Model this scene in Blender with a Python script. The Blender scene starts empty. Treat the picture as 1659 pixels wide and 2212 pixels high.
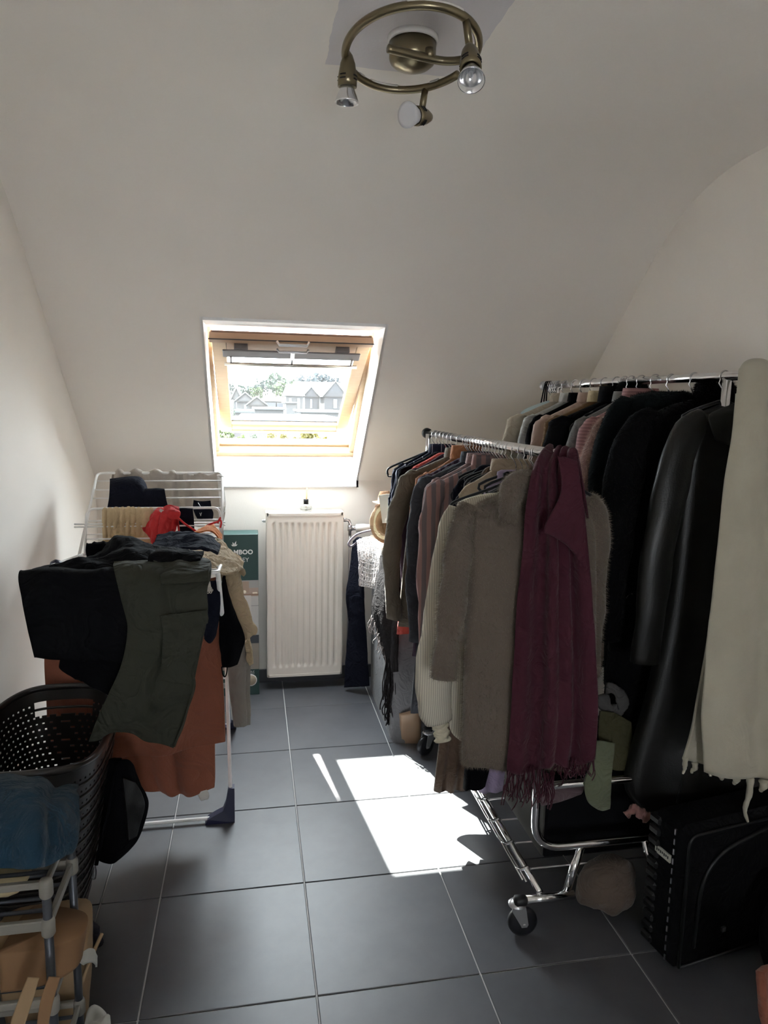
import bpy, math, random
import numpy as np
from mathutils import Vector, Matrix

# ------------------------------------------------------------------ camera, sky, sun, exposure
S = bpy.context.scene
COL = S.collection
W, H = 1659, 2212
F_PX, YAW, PITCH, ROLL = 1526.02, .1861, .1520, .0188
CAM = np.array([0.0, 0.0, 1.5423])
_f = np.array([math.sin(YAW)*math.cos(PITCH), math.cos(YAW)*math.cos(PITCH), -math.sin(PITCH)])
_r0 = np.array([math.cos(YAW), -math.sin(YAW), 0.0])
_u0 = np.cross(_r0, _f)
_r = math.cos(ROLL)*_r0 + math.sin(ROLL)*_u0
_u = -math.sin(ROLL)*_r0 + math.cos(ROLL)*_u0
cam = bpy.data.cameras.new('camera')
cam.sensor_fit = 'VERTICAL'
cam.sensor_height = 24.0
cam.lens = 24.0*F_PX/H
cam.clip_start = .02
cam.clip_end = 900
camo = bpy.data.objects.new('camera', cam)
COL.objects.link(camo)
M = Matrix.Identity(4)
for i in range(3):
    M[i][0], M[i][1], M[i][2], M[i][3] = _r[i], _u[i], -_f[i], CAM[i]
camo.matrix_world = M
S.camera = camo
S.view_settings.view_transform = 'Standard'
S.view_settings.look = 'None'
S.view_settings.gamma = 1
S.view_settings.use_curve_mapping = False
S.view_settings.exposure = 1.75
SUN_DIR = Vector((.32, -.77, -1.0)).normalized()
SUN_E, SKY_E = 29.0, 16.5
wd = bpy.data.worlds.new('sky')
S.world = wd
wd.use_nodes = True
wn = wd.node_tree
wn.nodes.clear()
_o = wn.nodes.new('ShaderNodeOutputWorld')
_b = wn.nodes.new('ShaderNodeBackground')
_m = wn.nodes.new('ShaderNodeMix'); _m.data_type = 'RGBA'
_m.inputs[0].default_value = .2                       # thin bright cloud lets a little of the blue through
_m.inputs[6].default_value = (.84, .88, .93, 1)
_s = wn.nodes.new('ShaderNodeTexSky')
_s.sky_type = 'HOSEK_WILKIE'
_s.sun_direction = -SUN_DIR
_s.turbidity = 4.0
wn.links.new(_s.outputs[0], _m.inputs[7])
wn.links.new(_m.outputs[2], _b.inputs[0])
_b.inputs[1].default_value = SKY_E
wn.links.new(_b.outputs[0], _o.inputs[0])
sun = bpy.data.lights.new('sun', 'SUN')
sun.energy = SUN_E
sun.angle = .0093
sun.color = (1, .97, .91)
suno = bpy.data.objects.new('sun', sun)
suno.rotation_euler = SUN_DIR.to_track_quat('-Z', 'Y').to_euler()
COL.objects.link(suno)
def portal(name, loc, rot, w, h):
    # sampling guide for the sky behind a window opening; gives off no light of its own
    l = bpy.data.lights.new(name, 'AREA'); l.shape = 'RECTANGLE'; l.size, l.size_y = w, h
    l.cycles.is_portal = True
    o = bpy.data.objects.new(name, l); o.location = loc; o.rotation_euler = rot
    COL.objects.link(o)
portal('sky_portal_roof', (.18, 3.78, 1.76), (math.radians(-43.1), 0, 0), .84, 1.08)
portal('sky_portal_back', (.27, -1.53, 1.17), (math.radians(90), 0, math.radians(180)), .48, .56)
S.cycles.max_bounces = 16
S.cycles.diffuse_bounces = 10
S.cycles.glossy_bounces = 6
S.cycles.transparent_max_bounces = 24
S.cycles.sample_clamp_indirect = 60

# ------------------------------------------------------------------ helpers
def ray(px, py):
    return _f + (px-W/2)/F_PX*_r - (py-H/2)/F_PX*_u
def K(px, py, Y):
    d = ray(px, py); return CAM + d*(Y/d[1])
def KZ(px, py, z):
    d = ray(px, py); return CAM + d*((z-CAM[2])/d[2])
def KX(px, py, x):
    d = ray(px, py); return CAM + d*(x/d[0])

rng = np.random.RandomState(7)

def link(o, parent=None):
    COL.objects.link(o)
    if parent is not None:
        o.parent = parent
    return o

def thing(name, label, cat, loc=(0, 0, 0), group=None):
    o = bpy.data.objects.new(name, None)
    o.empty_display_size = .05
    o.location = loc
    COL.objects.link(o)
    return tag(o, label, cat, group)

def tag(o, label, cat, group=None):
    o['label'] = label
    o['category'] = cat
    if group:
        o['group'] = group
    return o

def struct(o):
    o['kind'] = 'structure'
    return o

class MB:
    """collects vertices and faces; build() makes one mesh object"""
    def __init__(s):
        s.v = []; s.f = []; s.sm = []; s.n = 0
    def add(s, v, f, smooth=True):
        v = np.asarray(v, float).reshape(-1, 3)
        n = s.n
        s.v.append(v); s.n += len(v)
        for q in f:
            s.f.append(tuple(int(i)+n for i in q)); s.sm.append(smooth)
        return s
    def box(s, lo, hi, M=None, bev=0.0):
        x0, y0, z0 = lo; x1, y1, z1 = hi
        if bev <= 0:
            v = np.array([(x, y, z) for x in (x0, x1) for y in (y0, y1) for z in (z0, z1)])
            f = [(0, 1, 3, 2), (4, 6, 7, 5), (0, 4, 5, 1), (2, 3, 7, 6), (0, 2, 6, 4), (1, 5, 7, 3)]
        else:
            b = bev; v = []; idx = {}
            xs, ys, zs = (x0, x1), (y0, y1), (z0, z1)
            for i in (0, 1):
                for j in (0, 1):
                    for k in (0, 1):
                        sx, sy, sz = (b if i == 0 else -b), (b if j == 0 else -b), (b if k == 0 else -b)
                        idx[i, j, k, 0] = len(v); v.append((xs[i], ys[j]+sy, zs[k]+sz))
                        idx[i, j, k, 1] = len(v); v.append((xs[i]+sx, ys[j], zs[k]+sz))
                        idx[i, j, k, 2] = len(v); v.append((xs[i]+sx, ys[j]+sy, zs[k]))
            v = np.array(v); f = []
            for i in (0, 1):
                f.append([idx[i, 0, 0, 0], idx[i, 1, 0, 0], idx[i, 1, 1, 0], idx[i, 0, 1, 0]])
                f.append([idx[0, i, 0, 1], idx[1, i, 0, 1], idx[1, i, 1, 1], idx[0, i, 1, 1]])
                f.append([idx[0, 0, i, 2], idx[1, 0, i, 2], idx[1, 1, i, 2], idx[0, 1, i, 2]])
            for a in (0, 1):
                for c in (0, 1):
                    f.append([idx[0, a, c, 1], idx[1, a, c, 1], idx[1, a, c, 2], idx[0, a, c, 2]])
                    f.append([idx[a, 0, c, 0], idx[a, 1, c, 0], idx[a, 1, c, 2], idx[a, 0, c, 2]])
                    f.append([idx[a, c, 0, 0], idx[a, c, 1, 0], idx[a, c, 1, 1], idx[a, c, 0, 1]])
                    for k in (0, 1):
                        f.append([idx[a, c, k, 0], idx[a, c, k, 1], idx[a, c, k, 2]])
            cen = v.mean(0); g = []
            for q in f:
                p = v[q]; nn = np.cross(p[1]-p[0], p[2]-p[0])
                g.append(q if nn @ (p.mean(0)-cen) > 0 else q[::-1])
            f = g
        if M is not None:
            R, t = M; v = v @ np.asarray(R).T + np.asarray(t)
        return s.add(v, f, False)
    def loft(s, rings, cap=True, closed=True, smooth=True):
        R = np.asarray(rings, float); m, n = R.shape[:2]
        f = []
        for i in range(m-1):
            for j in range(n if closed else n-1):
                k = (j+1) % n
                f.append((i*n+j, i*n+k, (i+1)*n+k, (i+1)*n+j))
        v = R.reshape(-1, 3)
        if cap:
            v = np.vstack([v, R[0].mean(0), R[-1].mean(0)])
            a, b = m*n, m*n+1
            for j in range(n):
                k = (j+1) % n
                f.append((a, k, j)); f.append((b, (m-1)*n+j, (m-1)*n+k))
        return s.add(v, f, smooth)
    def tube(s, path, r, n=10, cap=True, closed=False):
        P = np.asarray(path, float); m = len(P)
        r = np.broadcast_to(np.asarray(r, float), (m,))
        if closed:
            T = np.roll(P, -1, 0)-np.roll(P, 1, 0)
        else:
            T = np.gradient(P, axis=0)
        T /= np.linalg.norm(T, axis=1)[:, None]+1e-12
        a = np.array([0, 0, 1.0]) if abs(T[0][2]) < .9 else np.array([1.0, 0, 0])
        N = np.cross(T[0], a); N /= np.linalg.norm(N)
        rings = []
        for i in range(m):
            N = N - T[i]*(N @ T[i]); N /= np.linalg.norm(N)+1e-12
            B = np.cross(T[i], N)
            t = np.arange(n)/n*2*math.pi
            rings.append(P[i]+r[i]*(np.cos(t)[:, None]*N+np.sin(t)[:, None]*B))
        if closed:
            rings.append(rings[0])
        return s.loft(rings, cap and not closed)
    def cyl(s, a, b, r, n=20, r2=None):
        return s.tube([a, b], [r, r if r2 is None else r2], n)
    def lathe(s, o, ax, prof, n=24):
        """prof: list of (radius, distance along the axis)"""
        ax = np.asarray(ax, float); ax = ax/np.linalg.norm(ax); o = np.asarray(o, float)
        h = np.array([0, 0, 1.0]) if abs(ax[2]) < .9 else np.array([1.0, 0, 0])
        N = np.cross(ax, h); N /= np.linalg.norm(N); B = np.cross(ax, N)
        t = np.arange(n)/n*2*math.pi
        c = np.cos(t)[:, None]*N+np.sin(t)[:, None]*B
        return s.loft([o+ax*d+c*r for r, d in prof])
    def grid(s, P, thick=0.0, smooth=True):
        P = np.asarray(P, float); m, n = P.shape[:2]
        q = [(i*n+j, i*n+j+1, (i+1)*n+j+1, (i+1)*n+j) for i in range(m-1) for j in range(n-1)]
        if thick <= 0:
            return s.add(P.reshape(-1, 3), q, smooth)
        N = gnormal(P)
        A = (P+N*thick/2).reshape(-1, 3); B = (P-N*thick/2).reshape(-1, 3)
        k = m*n
        f = list(q)+[tuple(i+k for i in reversed(x)) for x in q]
        ed = [i for i in range(n)]+[i*n+n-1 for i in range(1, m)]+[(m-1)*n+j for j in range(n-2, -1, -1)]+[i*n for i in range(m-2, 0, -1)]
        for a, b in zip(ed, ed[1:]+ed[:1]):
            f.append((a, a+k, b+k, b))
        return s.add(np.vstack([A, B]), f, smooth)
    def mesh(s, name):
        me = bpy.data.meshes.new(name)
        v = np.vstack(s.v)
        me.from_pydata(v.tolist(), [], s.f)
        me.polygons.foreach_set('use_smooth', s.sm)
        me.update()
        return me
    def build(s, name, mat, parent=None, fix=True):
        me = s.mesh(name)
        if fix:
            import bmesh
            bm = bmesh.new(); bm.from_mesh(me)
            bmesh.ops.recalc_face_normals(bm, faces=bm.faces)
            bm.to_mesh(me); bm.free()
        for mm in (mat if isinstance(mat, (list, tuple)) else [mat]):
            me.materials.append(mm)
        o = bpy.data.objects.new(name, me)
        if parent is not None:
            o.parent = parent
            o.matrix_parent_inverse = Matrix.Translation(-Vector(world_loc(parent)))
        COL.objects.link(o)
        return o

def world_loc(p):
    # meshes are built in room coordinates; only Empties carry an offset
    return p.location if p.type == 'EMPTY' else (0, 0, 0)

def gnormal(P):
    du = np.gradient(P, axis=1); dv = np.gradient(P, axis=0)
    N = np.cross(du, dv); N /= np.linalg.norm(N, axis=2)[..., None]+1e-12
    return N

def crom(P, n):
    """Catmull-Rom resample along axis 0"""
    P = np.asarray(P, float); m = len(P)
    t = np.linspace(0, m-1, n)
    i = np.clip(t.astype(int), 0, m-2); u = (t-i)
    u = u.reshape((-1,)+(1,)*(P.ndim-1))
    p0 = P[np.clip(i-1, 0, m-1)]; p1 = P[i]; p2 = P[i+1]; p3 = P[np.clip(i+2, 0, m-1)]
    return .5*(2*p1+(p2-p0)*u+(2*p0-5*p1+4*p2-p3)*u*u+(3*p1-p0-3*p2+p3)*u**3)

def smooth_path(pts, n):
    return crom(pts, n)

def wr(P, seed, scale, aniso=(1, 1, 1)):
    """cloth wrinkles: sum of warped ridged waves"""
    r = np.random.RandomState(seed)
    Q = P*np.asarray(aniso)/scale
    out = np.zeros(P.shape[:-1])
    for o in range(4):
        for _ in range(3):
            d = r.randn(3); d /= np.linalg.norm(d); ph = r.rand()*6.28
            d2 = r.randn(3); ph2 = r.rand()*6.28
            a = (Q @ d)*(2**o)+ph+1.3*np.sin((Q @ d2)*(1.4**o)*.8+ph2)
            out += (1-2*np.abs(np.sin(a)))/(2**o)/3 if o % 2 == 0 else np.sin(a)/(2**o)/3
    return out

def sheet(name, mat, ctrl, thick=.004, nv=44, nu=36, amp=.006, scale=.06, seed=1, parent=None, aniso=(1, 1, 1), fold=None):
    """a cloth of real thickness through a grid of 3-D control points"""
    C = np.array([[np.asarray(p, float) for p in row] for row in ctrl])
    P = crom(C, nv); P = np.swapaxes(crom(np.swapaxes(P, 0, 1), nu), 0, 1)
    N = gnormal(P)
    d = amp*wr(P, seed, scale, aniso)
    if fold:
        k, a, ph = fold[:3]
        u = np.linspace(0, 1, nu)[None, :]; v = np.linspace(0, 1, nv)[:, None]
        g = fold[3] if len(fold) > 3 else .35
        d = d+a*np.sin(u*k*2*math.pi+ph+1.2*np.sin(u*9+ph))*(g+(1-g)*v)
    P = P+N*d[..., None]
    return MB().grid(P, thick).build(name, mat, parent)

def px_sheet(name, mat, rows, **kw):
    """rows of (px, py, Y) turned into points of the room"""
    return sheet(name, mat, [[K(*p) for p in row] for row in rows], **kw)

def lr(rows, n=5, bulge=0.0):
    """rows (left_px, left_py, right_px, right_py, Y) -> full rows of points"""
    out = []
    for a, b, c, d, Y in rows:
        t = np.linspace(0, 1, n)
        out.append([K(a+(c-a)*k, b+(d-b)*k, Y-bulge*math.sin(math.pi*k)) for k in t])
    return out

# ------------------------------------------------------------------ materials
MATS = {}
def mat(name, col, rough=.7, metal=0.0, var=.0, vscale=8.0, bump=0.0, bscale=300.0, sheen=0.0, spec=.5, coat=0.0, trans=0.0):
    if name in MATS:
        return MATS[name]
    m = bpy.data.materials.new(name); m.use_nodes = True
    nt = m.node_tree; b = nt.nodes['Principled BSDF']
    c = tuple(col)+(1,)
    b.inputs['Base Color'].default_value = c
    b.inputs['Roughness'].default_value = rough
    b.inputs['Metallic'].default_value = metal
    b.inputs['Specular IOR Level'].default_value = spec
    if sheen:
        b.inputs['Sheen Weight'].default_value = sheen
        b.inputs['Sheen Roughness'].default_value = .5
    if coat:
        b.inputs['Coat Weight'].default_value = coat
    tc = nt.nodes.new('ShaderNodeTexCoord')
    if var:
        n = nt.nodes.new('ShaderNodeTexNoise'); n.inputs['Scale'].default_value = vscale; n.inputs['Detail'].default_value = 5
        mx = nt.nodes.new('ShaderNodeMix'); mx.data_type = 'RGBA'
        mx.inputs[6].default_value = tuple(max(0, x*(1-var)) for x in col)+(1,)
        mx.inputs[7].default_value = tuple(min(1, x*(1+var)) for x in col)+(1,)
        nt.links.new(tc.outputs['Object'], n.inputs['Vector'])
        nt.links.new(n.outputs[0], mx.inputs[0]); nt.links.new(mx.outputs[2], b.inputs['Base Color'])
    if bump:
        n2 = nt.nodes.new('ShaderNodeTexNoise'); n2.inputs['Scale'].default_value = bscale; n2.inputs['Detail'].default_value = 3
        bp = nt.nodes.new('ShaderNodeBump'); bp.inputs['Strength'].default_value = bump; bp.inputs['Distance'].default_value = .002
        nt.links.new(tc.outputs['Object'], n2.inputs['Vector'])
        nt.links.new(n2.outputs[0], bp.inputs['Height']); nt.links.new(bp.outputs[0], b.inputs['Normal'])
    if trans:
        # thin cloth lets some light through
        out = nt.nodes['Material Output']
        tr = nt.nodes.new('ShaderNodeBsdfTranslucent'); tr.inputs[0].default_value = c
        ms = nt.nodes.new('ShaderNodeMixShader'); ms.inputs[0].default_value = trans
        nt.links.new(b.outputs[0], ms.inputs[1]); nt.links.new(tr.outputs[0], ms.inputs[2]); nt.links.new(ms.outputs[0], out.inputs[0])
    MATS[name] = m
    return m

def cloth(name, col, var=.12, sheen=.12, trans=0.0, rough=.9, bump=.25, bscale=420.0, crease=.45, cscale=16.0):
    if name in MATS:
        return MATS[name]
    m = mat(name, col, rough, 0, var, 14.0, bump, bscale, sheen, .08 if max(col) < .03 else .2, 0, trans)
    if crease:
        nt = m.node_tree; b = nt.nodes['Principled BSDF']; tc = [n for n in nt.nodes if n.type == 'TEX_COORD'][0]
        n = nt.nodes.new('ShaderNodeTexNoise'); n.noise_dimensions = '3D'; n.inputs['Scale'].default_value = cscale
        n.inputs['Detail'].default_value = 2.5; n.inputs['Distortion'].default_value = 1.6
        ab = nt.nodes.new('ShaderNodeMath'); ab.operation = 'SUBTRACT'; ab.inputs[1].default_value = .5
        a2 = nt.nodes.new('ShaderNodeMath'); a2.operation = 'ABSOLUTE'
        bp = nt.nodes.new('ShaderNodeBump'); bp.inputs['Strength'].default_value = crease; bp.inputs['Distance'].default_value = .03
        old = b.inputs['Normal'].links[0].from_socket if b.inputs['Normal'].links else None
        nt.links.new(tc.outputs['Object'], n.inputs['Vector']); nt.links.new(n.outputs[0], ab.inputs[0]); nt.links.new(ab.outputs[0], a2.inputs[0])
        nt.links.new(a2.outputs[0], bp.inputs['Height'])
        if old:
            nt.links.new(old, bp.inputs['Normal'])
        nt.links.new(bp.outputs[0], b.inputs['Normal'])
    return m

def stripes(name, c1, c2, freq, axis=0, c3=None, duty=.5, rough=.85):
    if name in MATS:
        return MATS[name]
    m = bpy.data.materials.new(name); m.use_nodes = True
    nt = m.node_tree; b = nt.nodes['Principled BSDF']; b.inputs['Roughness'].default_value = rough
    b.inputs['Specular IOR Level'].default_value = .25
    tc = nt.nodes.new('ShaderNodeTexCoord'); sp = nt.nodes.new('ShaderNodeSeparateXYZ')
    nt.links.new(tc.outputs['Object'], sp.inputs[0])
    mu = nt.nodes.new('ShaderNodeMath'); mu.operation = 'MULTIPLY'; mu.inputs[1].default_value = freq
    fr = nt.nodes.new('ShaderNodeMath'); fr.operation = 'FRACT'
    gt = nt.nodes.new('ShaderNodeMath'); gt.operation = 'GREATER_THAN'; gt.inputs[1].default_value = duty
    nt.links.new(sp.outputs[axis], mu.inputs[0]); nt.links.new(mu.outputs[0], fr.inputs[0]); nt.links.new(fr.outputs[0], gt.inputs[0])
    mx = nt.nodes.new('ShaderNodeMix'); mx.data_type = 'RGBA'
    mx.inputs[6].default_value = tuple(c1)+(1,); mx.inputs[7].default_value = tuple(c2)+(1,)
    nt.links.new(gt.outputs[0], mx.inputs[0]); nt.links.new(mx.outputs[2], b.inputs['Base Color'])
    MATS[name] = m
    return m

def wood(name, c1, c2, rough=.45):
    m = bpy.data.materials.new(name); m.use_nodes = True
    nt = m.node_tree; b = nt.nodes['Principled BSDF']; b.inputs['Roughness'].default_value = rough
    tc = nt.nodes.new('ShaderNodeTexCoord'); mp = nt.nodes.new('ShaderNodeMapping')
    mp.inputs['Scale'].default_value = (2, 14, 14)
    n = nt.nodes.new('ShaderNodeTexNoise'); n.inputs['Scale'].default_value = 6; n.inputs['Detail'].default_value = 6; n.inputs['Distortion'].default_value = 1.2
    cr = nt.nodes.new('ShaderNodeMix'); cr.data_type = 'RGBA'
    cr.inputs[6].default_value = tuple(c1)+(1,); cr.inputs[7].default_value = tuple(c2)+(1,)
    nt.links.new(tc.outputs['Object'], mp.inputs[0]); nt.links.new(mp.outputs[0], n.inputs['Vector'])
    nt.links.new(n.outputs[0], cr.inputs[0]); nt.links.new(cr.outputs[2], b.inputs['Base Color'])
    return m

PLASTER = (.84, .80, .745)
def plaster(name, col, patch=False):
    m = bpy.data.materials.new(name); m.use_nodes = True
    nt = m.node_tree; b = nt.nodes['Principled BSDF']; b.inputs['Roughness'].default_value = .75; b.inputs['Specular IOR Level'].default_value = .25
    g = nt.nodes.new('ShaderNodeNewGeometry')
    n = nt.nodes.new('ShaderNodeTexNoise'); n.inputs['Scale'].default_value = 2.2; n.inputs['Detail'].default_value = 5
    nt.links.new(g.outputs['Position'], n.inputs['Vector'])
    mx = nt.nodes.new('ShaderNodeMix'); mx.data_type = 'RGBA'
    mx.inputs[6].default_value = tuple(x*.95 for x in col)+(1,); mx.inputs[7].default_value = tuple(min(1, x*1.04) for x in col)+(1,)
    nt.links.new(n.outputs[0], mx.inputs[0])
    last = mx.outputs[2]
    if patch:
        # the older greyish-lilac coat left unpainted round the lamp
        nz = nt.nodes.new('ShaderNodeTexNoise'); nz.inputs['Scale'].default_value = 18
        nt.links.new(g.outputs['Position'], nz.inputs['Vector'])
        sub = nt.nodes.new('ShaderNodeVectorMath'); sub.operation = 'MULTIPLY_ADD'
        sub.inputs[1].default_value = (.012, .012, 0)
        nt.links.new(nz.outputs[1], sub.inputs[0]); nt.links.new(g.outputs['Position'], sub.inputs[2])
        sp = nt.nodes.new('ShaderNodeSeparateXYZ'); nt.links.new(sub.outputs[0], sp.inputs[0])
        ms = []
        for out, c, h in ((sp.outputs[0], .365, .175), (sp.outputs[1], 1.66, .215)):
            a = nt.nodes.new('ShaderNodeMath'); a.operation = 'SUBTRACT'; a.inputs[1].default_value = c
            ab = nt.nodes.new('ShaderNodeMath'); ab.operation = 'ABSOLUTE'
            lt = nt.nodes.new('ShaderNodeMath'); lt.operation = 'LESS_THAN'; lt.inputs[1].default_value = h
            nt.links.new(out, a.inputs[0]); nt.links.new(a.outputs[0], ab.inputs[0]); nt.links.new(ab.outputs[0], lt.inputs[0])
            ms.append(lt.outputs[0])
        an = nt.nodes.new('ShaderNodeMath'); an.operation = 'MULTIPLY'
        nt.links.new(ms[0], an.inputs[0]); nt.links.new(ms[1], an.inputs[1])
        m2 = nt.nodes.new('ShaderNodeMix'); m2.data_type = 'RGBA'
        m2.inputs[7].default_value = (.66, .635, .645, 1)
        nt.links.new(an.outputs[0], m2.inputs[0]); nt.links.new(last, m2.inputs[6]); last = m2.outputs[2]
    nt.links.new(last, b.inputs['Base Color'])
    nf = nt.nodes.new('ShaderNodeTexNoise'); nf.inputs['Scale'].default_value = 160
    bp = nt.nodes.new('ShaderNodeBump'); bp.inputs['Strength'].default_value = .12; bp.inputs['Distance'].default_value = .003
    nt.links.new(g.outputs['Position'], nf.inputs['Vector']); nt.links.new(nf.outputs[0], bp.inputs['Height']); nt.links.new(bp.outputs[0], b.inputs['Normal'])
    return m

M_WALL = plaster('wall_plaster', PLASTER)
M_CEIL = plaster('ceiling_plaster', PLASTER, True)
M_REVEAL = mat('lining_white', (.86, .86, .86), .5)
M_CHROME = mat('chrome', (.82, .82, .83), .12, 1.0)
M_STEEL = mat('steel', (.6, .6, .62), .3, 1.0)
M_BRASS = mat('aged_brass', (.23, .195, .125), .32, 1.0, .15, 40)
M_BLACKP = mat('black_plastic', (.007, .007, .008), .45, spec=.35)
M_WHITEP = mat('white_plastic', (.75, .74, .71), .45)
M_WHITEM = mat('white_coated_wire', (.82, .81, .79), .35)
M_NAVYP = mat('navy_plastic', (.012, .014, .05), .4)
M_VELVET = mat('black_velvet', (.008, .008, .012), .95, sheen=.4)
M_RAD = mat('radiator_enamel', (.80, .745, .67), .35, spec=.4)
M_PINE = wood('pine', (.40, .27, .155), (.52, .37, .23))
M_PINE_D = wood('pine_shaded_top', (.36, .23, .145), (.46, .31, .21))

# ------------------------------------------------------------------ room shell
XL, XR, YW, YB, ZC = -.787, 1.595, 3.80, -1.4, 2.36
ZK = 1.125                       # slope meets knee wall
SL = .935                        # rise per metre towards the room
YBEND = YW-(ZC-ZK)/SL
def slope_z(y):
    return ZK+SL*(YW-y)
nrm = np.array([0, SL, 1.0]); nrm /= np.linalg.norm(nrm)          # outward from the roof slope
up = np.array([0, -1.0, SL]); up /= np.linalg.norm(up)            # up the slope
WX0, WX1 = -.190, .558                                            # window opening
s_top = (YW-3.0)*math.hypot(1, SL)                                # slope length knee edge -> opening top

# floor: grout bed with tiles as children
TS = .45
floor = struct(MB().box((XL-.02, YB, -.08), (XR+.02, YW+.02, -.004)).build('floor', mat('grout', (.50, .49, .48), .9, 0, .1, 30)))
def tile_mat():
    m = bpy.data.materials.new('dark_tile'); m.use_nodes = True
    nt = m.node_tree; b = nt.nodes['Principled BSDF']
    g = nt.nodes.new('ShaderNodeNewGeometry'); oi = nt.nodes.new('ShaderNodeObjectInfo')
    ad = nt.nodes.new('ShaderNodeVectorMath'); ad.operation = 'ADD'
    n = nt.nodes.new('ShaderNodeTexNoise'); n.inputs['Scale'].default_value = 5; n.inputs['Detail'].default_value = 9; n.inputs['Roughness'].default_value = .65
    nt.links.new(g.outputs['Position'], ad.inputs[0]); nt.links.new(oi.outputs['Random'], ad.inputs[1]); nt.links.new(ad.outputs[0], n.inputs['Vector'])
    cr = nt.nodes.new('ShaderNodeValToRGB')
    cr.color_ramp.elements[0].position = .3; cr.color_ramp.elements[0].color = (.052, .053, .060, 1)
    cr.color_ramp.elements[1].position = .75; cr.color_ramp.elements[1].color = (.088, .089, .098, 1)
    nt.links.new(n.outputs[0], cr.inputs[0]); nt.links.new(cr.outputs[0], b.inputs['Base Color'])
    b.inputs['Roughness'].default_value = .47
    b.inputs['Specular IOR Level'].default_value = 1.0
    n2 = nt.nodes.new('ShaderNodeTexNoise'); n2.inputs['Scale'].default_value = 900
    bp = nt.nodes.new('ShaderNodeBump'); bp.inputs['Strength'].default_value = .08; bp.inputs['Distance'].default_value = .001
    nt.links.new(g.outputs['Position'], n2.inputs['Vector']); nt.links.new(n2.outputs[0], bp.inputs['Height']); nt.links.new(bp.outputs[0], b.inputs['Normal'])
    return m
M_TILE = tile_mat()
X0T, Y0T = .3423*TS, 7.6512*TS                                    # a grout crossing
xl_cut = -.474
cols = []
x = X0T-TS
cols = [(XL, xl_cut), (xl_cut, X0T-TS)]
k = -1
while X0T+k*TS < XR:
    cols.append((X0T+k*TS, min(X0T+(k+1)*TS, XR))); k += 1
rows_ = []
k = -11
while Y0T+k*TS < YW:
    rows_.append((max(Y0T+k*TS, YB), min(Y0T+(k+1)*TS, YW))); k += 1
tmesh = {}
gp = .0022
for (a, b) in cols:
    for (c, d) in rows_:
        key = (round(b-a, 3), round(d-c, 3))
        if key not in tmesh:
            mb = MB().box((-(b-a)/2+gp, -(d-c)/2+gp, -.01), ((b-a)/2-gp, (d-c)/2-gp, 0), bev=.0015)
            me = mb.mesh('floor_tile'); me.materials.append(M_TILE); tmesh[key] = me
        o = bpy.data.objects.new('floor_tile', tmesh[key]); o.location = ((a+b)/2, (c+d)/2, 0)
        o.parent = floor; COL.objects.link(o)

# left / right / back walls (polygon prism following slope)
def gable(x0, x1):
    yz = [(YB, -.05), (YW+.12, -.05), (YW+.12, slope_z(YW+.12)+.02), (YW, ZK+.02), (YBEND, ZC+.02), (YB, ZC+.02)]
    n = len(yz)
    v = [(x0, y, z) for y, z in yz]+[(x1, y, z) for y, z in yz]
    f = [tuple(range(n)), tuple(range(2*n-1, n-1, -1))]+[(i, (i+1) % n, n+(i+1) % n, n+i) for i in range(n)]
    return MB().add(v, f, False)
struct(gable(XL-.12, XL).build('wall_left', M_WALL))
struct(gable(XR, XR+.12).build('wall_right', M_WALL))
FILL_WIN = (.04, .50, .90, 1.44)                                      # opening added in the unseen back wall for fill light on the clothes
mb = MB()
mb.box((XL-.12, YB-.12, -.05), (FILL_WIN[0], YB, ZC+.1)); mb.box((FILL_WIN[1], YB-.12, -.05), (XR+.12, YB, ZC+.1))
mb.box((FILL_WIN[0], YB-.12, -.05), (FILL_WIN[1], YB, FILL_WIN[2])); mb.box((FILL_WIN[0], YB-.12, FILL_WIN[3]), (FILL_WIN[1], YB, ZC+.1))
struct(mb.build('wall_back', M_WALL))
fill_win = bpy.data.objects.new('added_fill_window', None); COL.objects.link(fill_win); struct(fill_win)
for q_ in ((FILL_WIN[0], FILL_WIN[1], FILL_WIN[2], FILL_WIN[2]+.04), (FILL_WIN[0], FILL_WIN[1], FILL_WIN[3]-.04, FILL_WIN[3]), (FILL_WIN[0], FILL_WIN[0]+.04, FILL_WIN[2]+.04, FILL_WIN[3]-.04), (FILL_WIN[1]-.04, FILL_WIN[1], FILL_WIN[2]+.04, FILL_WIN[3]-.04)):
    MB().box((q_[0], YB-.09, q_[2]), (q_[1], YB-.04, q_[3]), bev=.003).build('frame', M_REVEAL, fill_win)
ZR = 1.087                                                         # lower edge of the window lining
mb = MB()
mb.box((XL-.02, YW, -.05), (XR+.02, YW+.12, ZR))
mb.box((XL-.02, YW, ZR), (WX0, YW+.12, ZK)); mb.box((WX1, YW, ZR), (XR+.02, YW+.12, ZK))
struct(mb.build('wall_far', M_WALL))
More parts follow.
